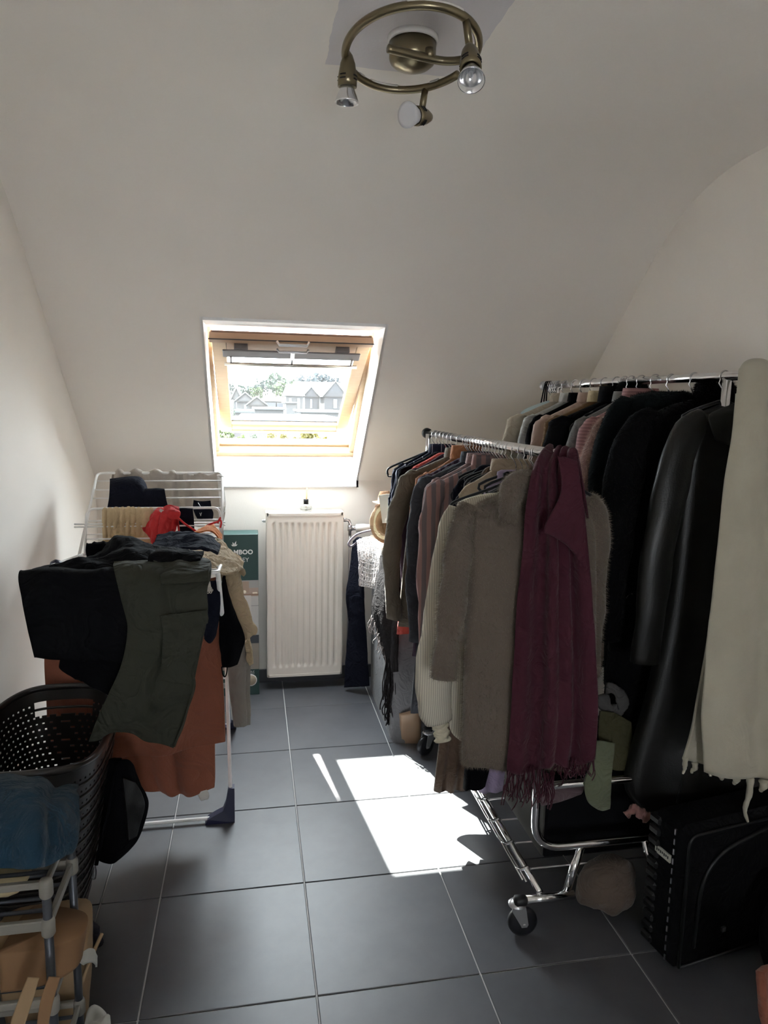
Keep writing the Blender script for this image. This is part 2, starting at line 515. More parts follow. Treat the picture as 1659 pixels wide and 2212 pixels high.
# ceiling: flat part, rounded bend, slope with window hole; 0.22 m thick roof
def sl_pt(s, t=0.0):
    p = np.array([0, YW, ZK])+up*s+nrm*t
    return p[1], p[2]
def ceil_profile(n=10):
    L = []
    r = .34
    d = r
    p1 = np.array([YBEND+d*.73, ZC-d*.682]); p2 = np.array([YBEND, ZC]); p3 = np.array([YBEND-d, ZC])
    for i in range(n+1):
        t = i/n
        L.append((1-t)**2*p1+2*t*(1-t)*p2+t*t*p3)
    return [(p[0], p[1]) for p in L]
bend = ceil_profile()
ymid, zmid = sl_pt(s_top)
mb = MB()
TH = .22
def prism(x0, x1, prof, th=TH):
    """profile of the underside extruded in x, thickened upward"""
    n = len(prof)
    lo = [(x0, y, z) for y, z in prof]; hi = [(x1, y, z) for y, z in prof]
    up_ = []
    for i, (y, z) in enumerate(prof):
        a = np.array(prof[max(i-1, 0)]); b = np.array(prof[min(i+1, n-1)])
        t = (b-a)/np.linalg.norm(b-a)
        nn = np.array([t[1], -t[0]])
        if nn[1] < 0:
            nn = -nn
        up_.append((y+nn[0]*th, z+nn[1]*th))
    lo2 = [(x0, y, z) for y, z in up_]; hi2 = [(x1, y, z) for y, z in up_]
    v = lo+hi+lo2+hi2
    f = []
    for i in range(n-1):
        f += [(i, i+1, n+i+1, n+i), (2*n+i, 3*n+i, 3*n+i+1, 2*n+i+1), (i, 2*n+i, 2*n+i+1, i+1), (n+i, n+i+1, 3*n+i+1, 3*n+i)]
    f += [(0, n, 3*n, 2*n), (n-1, 3*n-1, 4*n-1, 2*n-1)]
    mb.add(v, f, True)
low = [sl_pt(-.10), sl_pt(.2), sl_pt(.5), sl_pt(s_top)]
prism(XL-.02, WX0, low); prism(WX1, XR+.02, low)
upper = [sl_pt(s_top)]+[(ymid+(bend[0][0]-ymid)*.5, zmid+(bend[0][1]-zmid)*.5)]+bend+[(1.0, ZC), (0, ZC), (YB, ZC)]
prism(XL-.02, XR+.02, upper)
ceil = struct(mb.build('ceiling', M_CEIL))
m_ = ceil.modifiers.new('es', 'EDGE_SPLIT'); m_.split_angle = math.radians(40)

# skirting: dark tile strips along the far and left walls
M_SKIRT = mat('skirting_tile', (.05, .05, .057), .4, 0, .15, 9)
struct(MB().box((XL, YW-.011, 0), (XR, YW, .075), bev=.002).build('baseboard_far', M_SKIRT))
struct(MB().box((XL, YB, 0), (XL+.011, YW-.011, .075), bev=.002).build('baseboard_left', M_SKIRT))
struct(MB().box((XR-.011, YB, 0), (XR, YW-.011, .075), bev=.002).build('baseboard_right', M_SKIRT))

# ------------------------------------------------------------------ roof window
win = bpy.data.objects.new('window_1', None); COL.objects.link(win); struct(win)
TF = .20                                                           # depth of lining
def slf(x, s, t):
    p = np.array([0, YW, ZK])+up*s+nrm*t
    return np.array([x, p[1], p[2]])
def quad_board(a, b, c, d, thick, name, m, parent):
    """flat board with corners a,b,c,d (inner face), thickened away"""
    a, b, c, d = map(np.asarray, (a, b, c, d))
    n = np.cross(b-a, d-a); n = n/np.linalg.norm(n)*thick
    v = [a, b, c, d, a+n, b+n, c+n, d+n]
    f = [(0, 1, 2, 3), (7, 6, 5, 4), (0, 4, 5, 1), (1, 5, 6, 2), (2, 6, 7, 3), (3, 7, 4, 0)]
    return MB().add(v, f, False).build(name, m, parent)
# frame plane corners (t = TF)
fb = K(613, 985, 3.955); ft = K(626, 704, 3.285)
FY0, FZ0 = 3.955, 1.243
s_b = (np.array([0, FY0, FZ0])-np.array([0, YW, ZK])) @ up; t_b = (np.array([0, FY0, FZ0])-np.array([0, YW, ZK])) @ nrm
s_t = (np.array([0, 3.285, 1.882])-np.array([0, YW, ZK])) @ up
FXL, FXR = -.185, .547
kl, kr = np.array([WX0-.004, YW, ZR]), np.array([WX1, YW, ZR])
bl, br = slf(FXL-.02, s_b, t_b), slf(FXR+.02, s_b, t_b)
tl, tr = slf(FXL-.02, s_t, t_b), slf(FXR+.02, s_t, t_b)
ol, orr = slf(WX0, s_top, 0), slf(WX1, s_top, 0)
quad_board(kl, bl, br, kr, -.012, 'lining_board', M_REVEAL, win)
quad_board(ol, orr, tr, tl, -.012, 'lining_board', M_REVEAL, win)
def side_board(x0, x1, sgn):
    k0 = np.array([x0, YW, ZR]); k1 = np.array([x0, YW, ZK]); o0 = slf(x0, s_top, 0)
    b0 = slf(x1, s_b, t_b); t0 = slf(x1, s_t, t_b)
    v = [k0, k1, o0, t0, b0]; n = np.array([sgn*.012, 0, 0])
    v2 = [p+n for p in v]
    f = [(0, 1, 2, 3, 4), (9, 8, 7, 6, 5)]+[(i, (i+1) % 5, 5+(i+1) % 5, 5+i) for i in range(5)]
    MB().add(v+v2, f, False).build('lining_board', M_REVEAL, win)
side_board(WX0, FXL-.02, -1); side_board(WX1, FXR+.02, 1)
# fixed frame (in the roof plane, behind the lining)
def bar(s0, s1, t0, t1, x0, x1, name, m, parent, bev=.003):
    R = np.array([[1, 0, 0], up, nrm]).T
    o = np.array([0, YW, ZK])
    return MB().box((x0, s0, t0), (x1, s1, t1), (R, o), bev).build(name, m, parent)
fw = .045
bar(s_b, s_b+.042, t_b-.01, t_b+.075, FXL-.04, FXR+.04, 'frame_rail', M_PINE, win)
bar(s_b+.030, s_b+.056, t_b+.04, t_b+.085, FXL-.04, FXR+.04, 'frame_rail', M_PINE, win)
bar(s_t-.004, s_t+.05, t_b, t_b+.085, FXL-.04, FXR+.04, 'frame_rail', M_PINE, win)
bar(s_b+.02, s_t, t_b, t_b+.085, FXL-.04, FXL+.012, 'frame_stile', M_PINE, win)
bar(s_b+.02, s_t, t_b, t_b+.085, FXR-.012, FXR+.04, 'frame_stile', M_PINE, win)
M_FLASH = mat('grey_flashing', (.25, .26, .28), .5, .6)
bar(s_b-.03, s_t+.06, t_b+.086, t_b+.10, FXL-.10, FXL-.005, 'flashing', M_FLASH, win)
bar(s_b-.03, s_t+.06, t_b+.086, t_b+.10, FXR+.005, FXR+.10, 'flashing', M_FLASH, win)
# pivoting sash: top edge swings in, bottom edge out
STP = np.array([0, 3.205, 1.811]); SBT = np.array([0, 4.045, 1.372])
sd = STP-SBT; SLEN = np.linalg.norm(sd); sd /= SLEN
sn = np.array([0, sd[2], -sd[1]])                                   # outward
SXL, SXR = -.168, .532
def sbar(s0, s1, t0, t1, x0, x1, name, m, parent, bev=.003):
    R = np.array([[1, 0, 0], sd, sn]).T
    return MB().box((x0, s0, t0), (x1, s1, t1), (R, SBT), bev).build(name, m, parent)
sash = bpy.data.objects.new('sash', None); link(sash, win)
st_w = .060
sbar(0, SLEN-.022, 0, .036, SXL, SXL+st_w, 'stile', M_PINE, sash)
sbar(0, SLEN-.022, 0, .036, SXR-st_w, SXR, 'stile', M_PINE, sash)
sbar(.012, .085, .004, .058, SXL+st_w, SXR-st_w, 'bottom_rail', M_PINE, sash)
sbar(-.004, .020, -.004, .05, SXL+st_w-.01, SXR-st_w+.01, 'bottom_rail', M_PINE, sash)
sbar(-.010, .002, .02, .062, SXL-.005, SXR+.005, 'gasket', M_BLACKP, sash)
sbar(.800, SLEN-.02, .002, .034, SXL+st_w, SXR-st_w, 'top_rail', M_PINE_D, sash)
sbar(.722, .810, .042, .064, SXL+.01, SXR-.01, 'sun_stop', M_FLASH, sash)  # unseen strip added behind the top rail to cut off the sun patch
sbar(SLEN-.026, SLEN+.006, -.010, .028, SXL-.01, SXR+.01, 'top_rail', M_PINE_D, sash)
M_SEAL = mat('grey_seal', (.06, .05, .05), .6)
sbar(SLEN+.002, SLEN+.009, -.013, -.007, SXL-.014, SXR+.014, 'gasket', M_SEAL, sash)
sbar(SLEN+.002, SLEN+.008, .022, .034, SXL-.004, SXR+.004, 'gasket', mat('brown_seal', (.22, .13, .09), .6), sash)
# ventilation flap, latch and handle rail hung below the top rail
M_FLAP = mat('grey_brown_flap', (.20, .18, .18), .5)
sbar(.848, .905, -.036, -.028, SXL+.045, SXR-.045, 'ventilation_flap', M_FLAP, sash)
for xx in (SXL+.125, SXR-.125):
    sbar(.855, .912, -.030, .004, xx-.03, xx+.03, 'hinge', M_FLAP, sash)
mbh = MB()
pt = lambda x, s, t: np.array([x, 0, 0])+SBT+sd*s+sn*t
mbh.cyl(pt(SXL+.05, .800, -.040), pt(SXR-.05, .800, -.040), .008, 12)
mbh.build('handle_bar', mat('brushed_alu', (.62, .60, .55), .35, .9), sash)
for xx in (SXL+.08, (SXL+SXR)/2, SXR-.08):
    sbar(.790, .860, -.042, -.034, xx-.004, xx+.004, 'bracket', M_FLAP, sash, 0)
xm = (SXL+SXR)/2
MB().tube([pt(xm-.07, SLEN-.030, -.028), pt(xm-.06, SLEN-.034, -.040), pt(xm+.06, SLEN-.034, -.040), pt(xm+.07, SLEN-.030, -.028)], .005, 8).build('latch_handle', M_STEEL, sash)
sbar(.852, SLEN-.03, -.046, -.034, xm-.009, xm+.009, 'latch', M_STEEL, sash)
MB().tube([pt(xm-.07, SLEN+.006, -.012), pt(xm-.06, SLEN+.006, -.03), pt(xm+.06, SLEN+.006, -.03), pt(xm+.07, SLEN+.006, -.012)], .006, 8).build('locking_plate', M_STEEL, sash)
def glass_mat(name, haze):
    m = bpy.data.materials.new(name); m.use_nodes = True
    nt = m.node_tree; nt.nodes.remove(nt.nodes['Principled BSDF']); out = nt.nodes['Material Output']
    t = nt.nodes.new('ShaderNodeBsdfTransparent'); t.inputs[0].default_value = (.80, .83, .83, 1)
    g = nt.nodes.new('ShaderNodeBsdfGlossy'); g.inputs['Roughness'].default_value = .02
    a = nt.nodes.new('ShaderNodeMixShader'); a.inputs[0].default_value = .012; nt.links.new(t.outputs[0], a.inputs[1]); nt.links.new(g.outputs[0], a.inputs[2])
    d = nt.nodes.new('ShaderNodeBsdfTranslucent'); d.inputs[0].default_value = (.9, .92, .93, 1)      # dust lit from outside
    b = nt.nodes.new('ShaderNodeMixShader'); b.inputs[0].default_value = haze
    nt.links.new(a.outputs[0], b.inputs[1]); nt.links.new(d.outputs[0], b.inputs[2]); nt.links.new(b.outputs[0], out.inputs[0])
    return m
M_GLASS = glass_mat('dusty_pane', .0025)
sbar(.075, .810, .034, .040, SXL+st_w-.008, SXR-st_w+.008, 'pane', M_GLASS, sash, 0)
mbs = MB()
mbs.cyl(pt(SXL+.05, .088, .03), pt(SXR-.05, .088, .03), .004, 6)
mbs.build('glazing_seal', mat('seal_blue_grey', (.12, .15, .18), .5), sash)
# ------------------------------------------------------------------ ceiling lamp
lamp = thing('ceiling_spotlight', 'round aged brass ceiling lamp with a ring arm and three small spotlights', 'lamp', (.366, 1.70, ZC))
c0 = np.array([.334, 1.57, 2.27]); va = np.array([.13, -.054, 0]); vb = np.array([.032, .14, -.015])
rp = lambda th: c0+va*math.cos(th)+vb*math.sin(th)
MB().lathe((.366, 1.70, ZC), (0, 0, -1), [(.053, 0), (.053, .045), (.050, .052), (.040, .060), (.016, .068), (.004, .070)], 36).build('mount', M_BRASS, lamp)
MB().lathe((.366, 1.70, ZC), (0, 0, -1), [(.057, 0), (.0575, .010), (.0545, .014), (.0535, .013)], 36).build('paint_collar', mat('dried_paint', (.62, .60, .58), .7), lamp)
th = np.linspace(math.radians(8), math.radians(-318), 90)
ringp = [rp(t) for t in th]
arm = [KZ(838, 105, 2.283), KZ(880, 115, 2.283), KZ(925, 126, 2.282), KZ(960, 132, 2.28), KZ(990, 131, 2.277), KZ(1015, 124, 2.273), KZ(1031, 110, 2.27)]
path = list(smooth_path(arm, 30))+ringp
MB().tube(path, .0085, 12).build('ring_arm', M_BRASS, lamp)
MB().cyl(path[10]+np.array([0, 0, 0]), path[10]+np.array([0, 0, .02]), .010, 12).build('screw', M_BRASS, lamp)
for t0, dt in ((-95, 40), (-60, 16), (100, 34), (62, 10), (140, 8)):
    tt = np.radians(np.linspace(t0, t0+dt, 12))
    MB().tube([rp(t)+np.array([0, 0, .0045]) for t in tt], .0072*np.r_[.5, np.ones(10), .5], 8).build('paint_smear', mat('dried_paint', (.62, .60, .58), .7), lamp)
M_BULBG = mat('bulb_reflector', (.75, .76, .78), .18, .9)
M_FROST = mat('frosted_bulb', (.62, .62, .64), .5)
def spot(base, top, tip, end, frosted=False):
    """stem base->top; body from tip to end (pointed at tip), bulb beyond end"""
    base, top, tip, end = [np.asarray(p, float) for p in (base, top, tip, end)]
    ax = end-tip; Lb = np.linalg.norm(ax); ax /= Lb
    stem = MB().cyl(base, top, .0075, 12).build('spot_stem', M_BRASS, lamp)
    hd = MB().lathe(tip, ax, [(.002, 0), (.010, .010), (.016, .026), (.0195, .048), (.0205, Lb*.8), (.0205, Lb), (.017, Lb), (.016, Lb*.9)], 28).build('spot_head', M_BRASS, lamp)
    q = MB()
    hh = np.array([0, 0, 1.0]) if abs(ax[2]) < .9 else np.array([1.0, 0, 0])
    N = np.cross(ax, hh); N /= np.linalg.norm(N); B = np.cross(ax, N)
    for row in (.72, .82):
        for k in range(4):
            a0 = k*math.pi/2+.3
            arc = [tip+ax*Lb*row+(N*math.cos(a0+u)+B*math.sin(a0+u))*.0206 for u in np.linspace(0, .7, 6)]
            q.tube(arc, .0014, 6)
    q.build('cooling_slot', M_BLACKP, hd)
    if frosted:
        MB().lathe(end-ax*.008, ax, [(.014, 0), (.016, .008), (.022, .022), (.0265, .034), (.0268, .038), (.020, .0395), (.001, .040)], 32).build('bulb', M_FROST, lamp)
    else:
        b_ = MB().lathe(end-ax*.008, ax, [(.013, 0), (.015, .010), (.021, .024), (.0255, .036), (.026, .039), (.0245, .039), (.019, .026), (.010, .016), (.0015, .014)], 32).build('bulb', M_BULBG, lamp)
        MB().lathe(end+ax*.006, ax, [(.004, 0), (.0045, .01), (.002, .016), (.0005, .017)], 12).build('bulb_capsule', M_FROST, b_)
pL = rp(math.radians(182)); pR = rp(math.radians(-40)); pF = rp(math.radians(76))
Yl, Yr, Yf = pL[1], pR[1], pF[1]
spot(pL, K(749, 122, Yl), K(752, 108, Yl), K(750, 188, Yl+.006))
spot(pR, K(1014, 100, Yr), K(1014, 96, Yr), K(1017, 152, Yr-.045))
spot(pF, K(911, 238, Yf), K(933, 254, Yf+.01), K(897, 250, Yf-.03), True)

# ------------------------------------------------------------------ radiator
YR = 3.68
rad = thing('radiator', 'tall white panel radiator hanging under the roof window', 'radiator', (.27, YR, 0))
RX0, RX1, RZ0, RZ1 = .068, .476, .070, .966
mbr = MB()
nx, nz = 13*11+1, 60
xs = np.linspace(RX0+.012, RX1-.012, nx); zs = np.concatenate([np.linspace(RZ0+.012, RZ0+.085, 14), np.linspace(RZ0+.09, RZ1-.065, 30), np.linspace(RZ1-.06, RZ1-.012, 12)])
G = np.zeros((len(zs), nx, 3))
u = (xs-xs[0]-.012)/((xs[-1]-xs[0]-.024)/11)
fr_ = u-np.floor(u)
tri = np.clip((.5-np.abs(fr_-.5))/.18-1.0, 0, 1)                    # 1 in the flute
tri[(u < 0) | (u >= 11)] = 0
for i, z in enumerate(zs):
    e = np.clip((z-(RZ0+.050))/.02, 0, 1)*np.clip((RZ1-.048-z)/.02, 0, 1)
    G[i, :, 0] = xs; G[i, :, 2] = z; G[i, :, 1] = YR+.0005+.0075*tri*e
mbr.grid(G, .0)
mbr.build('front_panel', M_RAD, rad)
MB().box((RX0+.006, YR-.002, RZ0), (RX0+.013, YR+.02, RZ1)).box((RX1-.013, YR-.002, RZ0), (RX1-.006, YR+.02, RZ1)).box((RX0+.006, YR-.002, RZ0), (RX1-.006, YR+.02, RZ0+.013)).box((RX0+.006, YR-.002, RZ1-.013), (RX1-.006, YR+.02, RZ1)).build('panel_rim', M_RAD, rad)
MB().box((RX0, YR+.006, RZ0-.002), (RX0+.008, YR+.088, RZ1+.004), bev=.002).build('side_panel', M_RAD, rad)
MB().box((RX1-.008, YR+.006, RZ0-.002), (RX1, YR+.088, RZ1+.004), bev=.002).build('side_panel', M_RAD, rad)
MB().box((RX0+.01, YR+.075, RZ0), (RX1-.01, YR+.088, RZ1-.01)).build('rear_panel', M_RAD, rad)
mbg = MB()
mbg.box((RX0+.006, YR+.004, RZ1-.004), (RX1-.006, YR+.014, RZ1+.006)); mbg.box((RX0+.006, YR+.076, RZ1-.004), (RX1-.006, YR+.088, RZ1+.006))
for k in range(43):
    xx = RX0+.010+k*(RX1-RX0-.024)/42
    mbg.box((xx, YR+.012, RZ1-.003), (xx+.0045, YR+.078, RZ1+.005))
mbg.build('top_grille', M_RAD, rad)
MB().box((RX0+.015, YR+.02, RZ0+.01), (RX1-.015, YR+.07, RZ1-.03)).build('convector', mat('radiator_inside', (.16, .15, .14), .7), rad)
MB().cyl((RX0+.002, YR+.045, RZ1-.045), (RX0-.014, YR+.045, RZ1-.045), .009, 14).cyl((RX0-.012, YR+.045, RZ1-.045), (RX0-.020, YR+.045, RZ1-.045), .006, 8).build('bleed_valve', M_STEEL, rad)
MB().tube([(RX1-.004, YR+.045, RZ1-.045), (RX1+.02, YR+.045, RZ1-.045), (RX1+.034, YR+.045, RZ1-.05), (RX1+.040, YR+.045, RZ1-.065), (RX1+.040, YR+.045, RZ1-.13)], .0085, 12).cyl((RX1+.006, YR+.045, RZ1-.045), (RX1+.018, YR+.045, RZ1-.045), .012, 6).cyl((RX1+.040, YR+.045, RZ1-.075), (RX1+.040, YR+.045, RZ1-.105), .013, 10).build('inlet_pipe', M_STEEL, rad)
MB().tube([(RX1+.040, YR+.045, RZ1-.13), (RX1+.040, YR+.06, .5), (RX1+.036, YR+.07, .02)], .007, 10).build('supply_pipe', M_STEEL, rad)
MB().cyl((RX1+.048, YR+.045, RZ1-.092), (RX1+.075, YR+.042, RZ1-.090), .012, 12).build('valve_body', M_STEEL, rad)
MB().lathe((RX1+.07, YR+.042, RZ1-.090), (1, -.05, 0.02), [(.014, 0), (.021, .004), (.022, .05), (.019, .075), (.018, .078)], 20).build('thermostat_head', M_WHITEP, rad)
MB().cyl((RX1-.004, YR+.045, RZ0+.04), (RX1+.012, YR+.045, RZ0+.04), .008, 10).build('drain_plug', M_STEEL, rad)

dif = thing('reed_diffuser', 'small clear glass reed diffuser with black collar on top of the radiator', 'diffuser', tuple(K(661, 1104, YR+.045)))
dx, dz = K(661, 1104, YR+.045)[0], RZ1+.006
M_BOT = mat('clear_bottle', (.78, .78, .76), .1, 0)
M_BOT.node_tree.nodes['Principled BSDF'].inputs['Transmission Weight'].default_value = .9
MB().lathe((dx, YR+.045, dz), (0, 0, 1), [(.030, 0), (.032, .003), (.031, .026), (.024, .034), (.012, .038), (.011, .048), (.009, .048), (.009, .036), (.026, .026), (.027, .006), (.01, .005)], 28).build('bottle', M_BOT, dif)
MB().lathe((dx, YR+.045, dz+.036), (0, 0, 1), [(.0135, 0), (.0135, .026), (.011, .027), (.006, .0265)], 24).build('collar', M_BLACKP, dif)
for k, (ax_, ay_) in enumerate(((.004, .004), (.009, -.003), (.001, .002))):
    MB().cyl((dx, YR+.045, dz+.01), (dx+ax_, YR+.045+ay_, dz+.125-k*.006), .0017, 6).build('reed', mat('reed', (.55, .36, .17), .7), dif)

# ------------------------------------------------------------------ bamboo box
bx = thing('cardboard_box', 'tall dark green bamboo shelf carton standing beside the radiator', 'box', (-.07, 3.68, 0))
BX0, BX1, BY0, BY1, BZ = -.172, .027, 3.63, 3.755, .868
M_BG = mat('carton_green', (.018, .055, .050), .42, 0, .1, 20)
MB().box((BX0, BY0, 0), (BX1, BY1, BZ), bev=.002).build('carton', M_BG, bx)
def flat(x0, x1, z0, z1, m, name='print', d=.0008, parent=bx):
    return MB().box((x0, BY0-d, z0), (x1, BY0+.001, z1)).build(name, m, parent)
pic = flat(BX0+.001, BX1-.001, .142, .625, mat('print_grey_wall', (.36, .36, .35), .5), 'printed_picture')
for (x0, x1, z0, z1, c, d) in ((-.172, .026, .142, .30, (.29, .26, .22), .001), (-.172, .026, .53, .585, (.42, .33, .27), .001), (-.172, .026, .545, .553, (.30, .20, .14), .0013),
                              (-.10, -.012, .43, .545, (.60, .58, .55), .0013), (-.012, .026, .33, .54, (.52, .52, .50), .0013), (-.012, .026, .487, .490, (.30, .30, .30), .0016),
                              (-.036, -.018, .17, .425, (.30, .20, .13), .0016), (-.06, -.008, .405, .432, (.36, .25, .17), .0018), (-.172, .026, .285, .335, (.035, .04, .05), .0012),
                              (-.055, -.022, .56, .62, (.38, .29, .22), .0012)):
    flat(x0, x1, z0, z1, mat('print_%d%d%d' % tuple(int(v*100) for v in c), c, .5), 'printed_picture', d, pic)
q = MB()
for xx, zz in ((-.068, .562), (-.045, .563), (.0, .556), (.008, .556), (.016, .556)):
    q.lathe((xx, BY0-.001, zz), (0, -1, 0), [(.010 if xx < -.02 else .005, 0), (.006 if xx < -.02 else .003, .0012)], 14)
q.build('printed_shells', mat('print_shell', (.75, .68, .55), .5), pic)
q = MB(); q.lathe((-.018, BY0-.0005, .082), (0, -1, 0), [(.033, 0), (.033, .001), (.001, .0011)], 36)
rd = q.build('round_print', mat('print_white', (.80, .80, .78), .5), bx)
q = MB(); q.lathe((-.018, BY0-.0008, .082), (0, -1, 0), [(.028, 0), (.028, .0014), (.001, .0015)], 30); q.build('printed_picture', mat('print_tan', (.42, .36, .26), .5), rd)
M_PW = mat('print_white', (.80, .80, .78), .5)
def text(body, x, z, size, m, parent, y=BY0-.0012, bold=0.0, name='lettering', align='LEFT', rot=(math.pi/2, 0, 0)):
    cu = bpy.data.curves.new(name, 'FONT'); cu.body = body; cu.size = size; cu.extrude = .0004; cu.align_x = align; cu.offset = bold; cu.resolution_u = 3
    t = bpy.data.objects.new(name, cu); COL.objects.link(t)
    bpy.context.view_layer.update()
    me = bpy.data.meshes.new_from_object(t.evaluated_get(bpy.context.evaluated_depsgraph_get()))
    COL.objects.unlink(t); bpy.data.objects.remove(t)
    R = Matrix.Translation((x, y, z)) @ Matrix.Rotation(rot[2], 4, 'Z') @ Matrix.Rotation(rot[0], 4, 'X')
    me.transform(R); me.materials.clear(); me.materials.append(m)
    o = bpy.data.objects.new(name, me); o.parent = parent; o.matrix_parent_inverse = Matrix.Translation(-Vector(world_loc(parent))); COL.objects.link(o)
    return o
text('BAMBOO', -.139, .764, .033, M_PW, bx, bold=.0009)
text('LEY', -.070, .724, .031, M_PW, bx)
text('Made of', -.032, .128, .010, M_PW, bx); text('BAMBOO', -.036, .118, .009, M_PW, bx)
q = MB()
for a, l in ((-60, .018), (-20, .024), (20, .030), (58, .020)):
    a = math.radians(a); o = np.array([-.094, BY0-.0012, .806]); d = np.array([math.sin(a), 0, math.cos(a)]); n = np.array([d[2], 0, -d[0]])
    q.add([o, o+d*l*.5+n*.004, o+d*l, o+d*l*.5-n*.004], [(0, 1, 2, 3)], False)
q.build('leaf_emblem', M_PW, bx)
q = MB()
for zz in (.095, .07, .062, .054, .046):
    q.box((-.165, BY0-.001, zz), (-.15, BY0, zz+(.012 if zz > .09 else .003)))
q.build('small_print', M_PW, bx)

# ------------------------------------------------------------------ chrome double clothes rack
RA_X, RA_Z, RB_X, RB_Z = .82, 1.408, 1.30, 1.636
rack = thing('clothes_rack', 'chrome double rail clothes rack on casters, crowded with hanging clothes', 'clothes rack', (1.05, 2.3, 0))
MB().cyl((RA_X, 3.28, RA_Z), (RA_X, 1.765, RA_Z+.006), .0155, 20).build('rail', M_CHROME, rack)
MB().lathe((RA_X, 3.27, RA_Z), (0, 1, 0), [(.016, 0), (.024, .006), (.025, .022), (.018, .034), (.002, .037)], 24).build('rail_end_cap', M_BLACKP, rack)
MB().cyl((RB_X, 3.05, RB_Z), (RB_X, 2.35, RB_Z), .0155, 20).cyl((RB_X, 2.4, RB_Z), (RB_X, 1.60, RB_Z), .0130, 20).build('rail', M_CHROME, rack)
MB().lathe((RB_X, 3.04, RB_Z), (0, 1, 0), [(.016, 0), (.020, .004), (.021, .018), (.016, .03), (.002, .033)], 24).build('rail_end_cap', M_STEEL, rack)
YN, YFAR = 1.79, 2.90
def bent(pts, r=.08, n=8):
    pts = [np.asarray(p, float) for p in pts]; out = [pts[0]]
    for a, b, c in zip(pts, pts[1:], pts[2:]):
        u_, w_ = (a-b)/np.linalg.norm(a-b), (c-b)/np.linalg.norm(c-b)
        for k in range(n+1):
            t = k/n; out.append((1-t)**2*(b+u_*r)+2*t*(1-t)*b+t*t*(b+w_*r))
    out.append(pts[-1]); return out
for Y_ in (YN, YFAR):
    if Y_ == YN:
        pth = bent([(RA_X-.015, Y_, RA_Z), (RA_X-.015, Y_, .255), (RB_X, Y_, .255), (RB_X, Y_, RB_Z)], .09)
    else:                                                          # far posts lean out to the longer rails
        pth = bent([(RA_X-.015, 3.20, RA_Z), (RA_X-.015, 3.20, 1.12), (RA_X-.015, Y_, .95), (RA_X-.015, Y_, .255), (RB_X, Y_, .255), (RB_X, Y_, RB_Z)], .07)
    MB().tube(pth, .0125, 14).build('end_frame', M_CHROME, rack)
    MB().cyl((RA_X-.015, Y_, .452), (RB_X, Y_, .452), .0115, 14).build('cross_bar', M_CHROME, rack)
    MB().cyl((.955, Y_, .25), (.905, Y_-.02, .118), .0125, 14).build('brace', M_CHROME, rack); MB().cyl((1.16, Y_, .25), (1.20, Y_-.02, .118), .0125, 14).build('brace', M_CHROME, rack)
    yb = Y_-.03
    MB().cyl((.755, yb, .115), (.925, yb, .115), .0125, 14).build('base_tube', M_CHROME, rack); MB().cyl((1.18, yb, .115), (1.37, yb, .115), .0125, 14).build('base_tube', M_CHROME, rack)
    for sx, xx in ((-1, .755), (1, 1.37)):
        MB().lathe((xx+sx*-.02, yb, .115), (sx, 0, 0), [(.015, 0), (.0165, .004), (.0165, .03), (.010, .036), (.001, .037)], 18).build('end_cap', M_BLACKP, rack)
# lower side rails and wire shelf between the ends
for xx in (.818, 1.30):
    MB().cyl((xx, YN-.03, .134), (xx, YFAR-.03, .134), .0105, 12).build('base_rail', M_CHROME, rack)
    q = MB()
    for off, dz_ in ((-.022, .0), (-.034, .008)):
        q.cyl((xx+off, YN+.02, .134+dz_), (xx+off, YFAR-.05, .134+dz_), .0035, 8)
    for k in range(10):
        yy = YN+.07+k*.13
        q.tube([(xx+.012, yy, .14), (xx, yy, .148), (xx-.022, yy, .14), (xx-.036, yy, .148)], .003, 6)
    q.build('rail_wires', M_CHROME, rack)
q = MB()
for k in range(10):
    yy = YN+.07+k*.13; q.cyl((.80, yy, .138), (1.30, yy, .138), .003, 6)
q.build('shelf_wires', M_STEEL, rack)
YT = 1.9
q = MB(); z0_, z1_ = .955, .992
q.cyl((.80, YT, z1_), (1.30, YT, z1_), .0035, 8).cyl((.80, YT, z0_), (1.30, YT, z0_), .0035, 8)
for k in range(14):
    xa = .80+k*.0357; q.cyl((xa, YT, z1_ if k % 2 else z0_), (xa+.0357, YT, z0_ if k % 2 else z1_), .0028, 6)
q.build('truss_brace', M_CHROME, rack)
def caster(x, y, ang):
    R = np.array([[math.cos(ang), -math.sin(ang), 0], [math.sin(ang), math.cos(ang), 0], [0, 0, 1]])
    c = np.array([x, y, .045])
    ax = R @ np.array([0, 1, 0]); fw_ = R @ np.array([1, 0, 0])
    w = MB().lathe(c-ax*.013, ax, [(.012, 0), (.035, 0), (.043, .004), (.045, .013), (.043, .022), (.035, .026), (.012, .026)], 30).build('wheel', mat('wheel_rubber', (.007, .007, .010), .4), rack)
    q = MB()
    for s_ in (-1, 1):
        o = c+ax*s_*.018; nn = ax*s_*.0022
        pr = [o+fw_*a+np.array([0, 0, b]) for a, b in ((-.008, -.008), (.008, -.008), (.012, .0), (.040, .048), (.038, .056), (-.002, .056), (-.012, .0))]
        n7 = len(pr)
        q.add(pr+[p+nn for p in pr], [tuple(range(n7)), tuple(range(2*n7-1, n7-1, -1))]+[(i, (i+1) % n7, n7+(i+1) % n7, n7+i) for i in range(n7)], False)
    t_ = c+fw_*.018+np.array([0, 0, .050])
    q.lathe(t_, (0, 0, 1), [(.022, 0), (.026, .003), (.026, .008), (.020, .012), (.012, .020)], 20)
    q.cyl(c-ax*.022, c+ax*.022, .005, 10)
    q.build('caster_fork', mat('zinc_fork', (.55, .56, .58), .3, .85), rack)
for x, y, a in ((.770, 1.765, 2.6+.5), (.745, 2.86, .5), (1.36, 1.79, 2.9), (1.36, 2.86, .4)):
    caster(x, y, a if x < 1 and y < 2 else a)

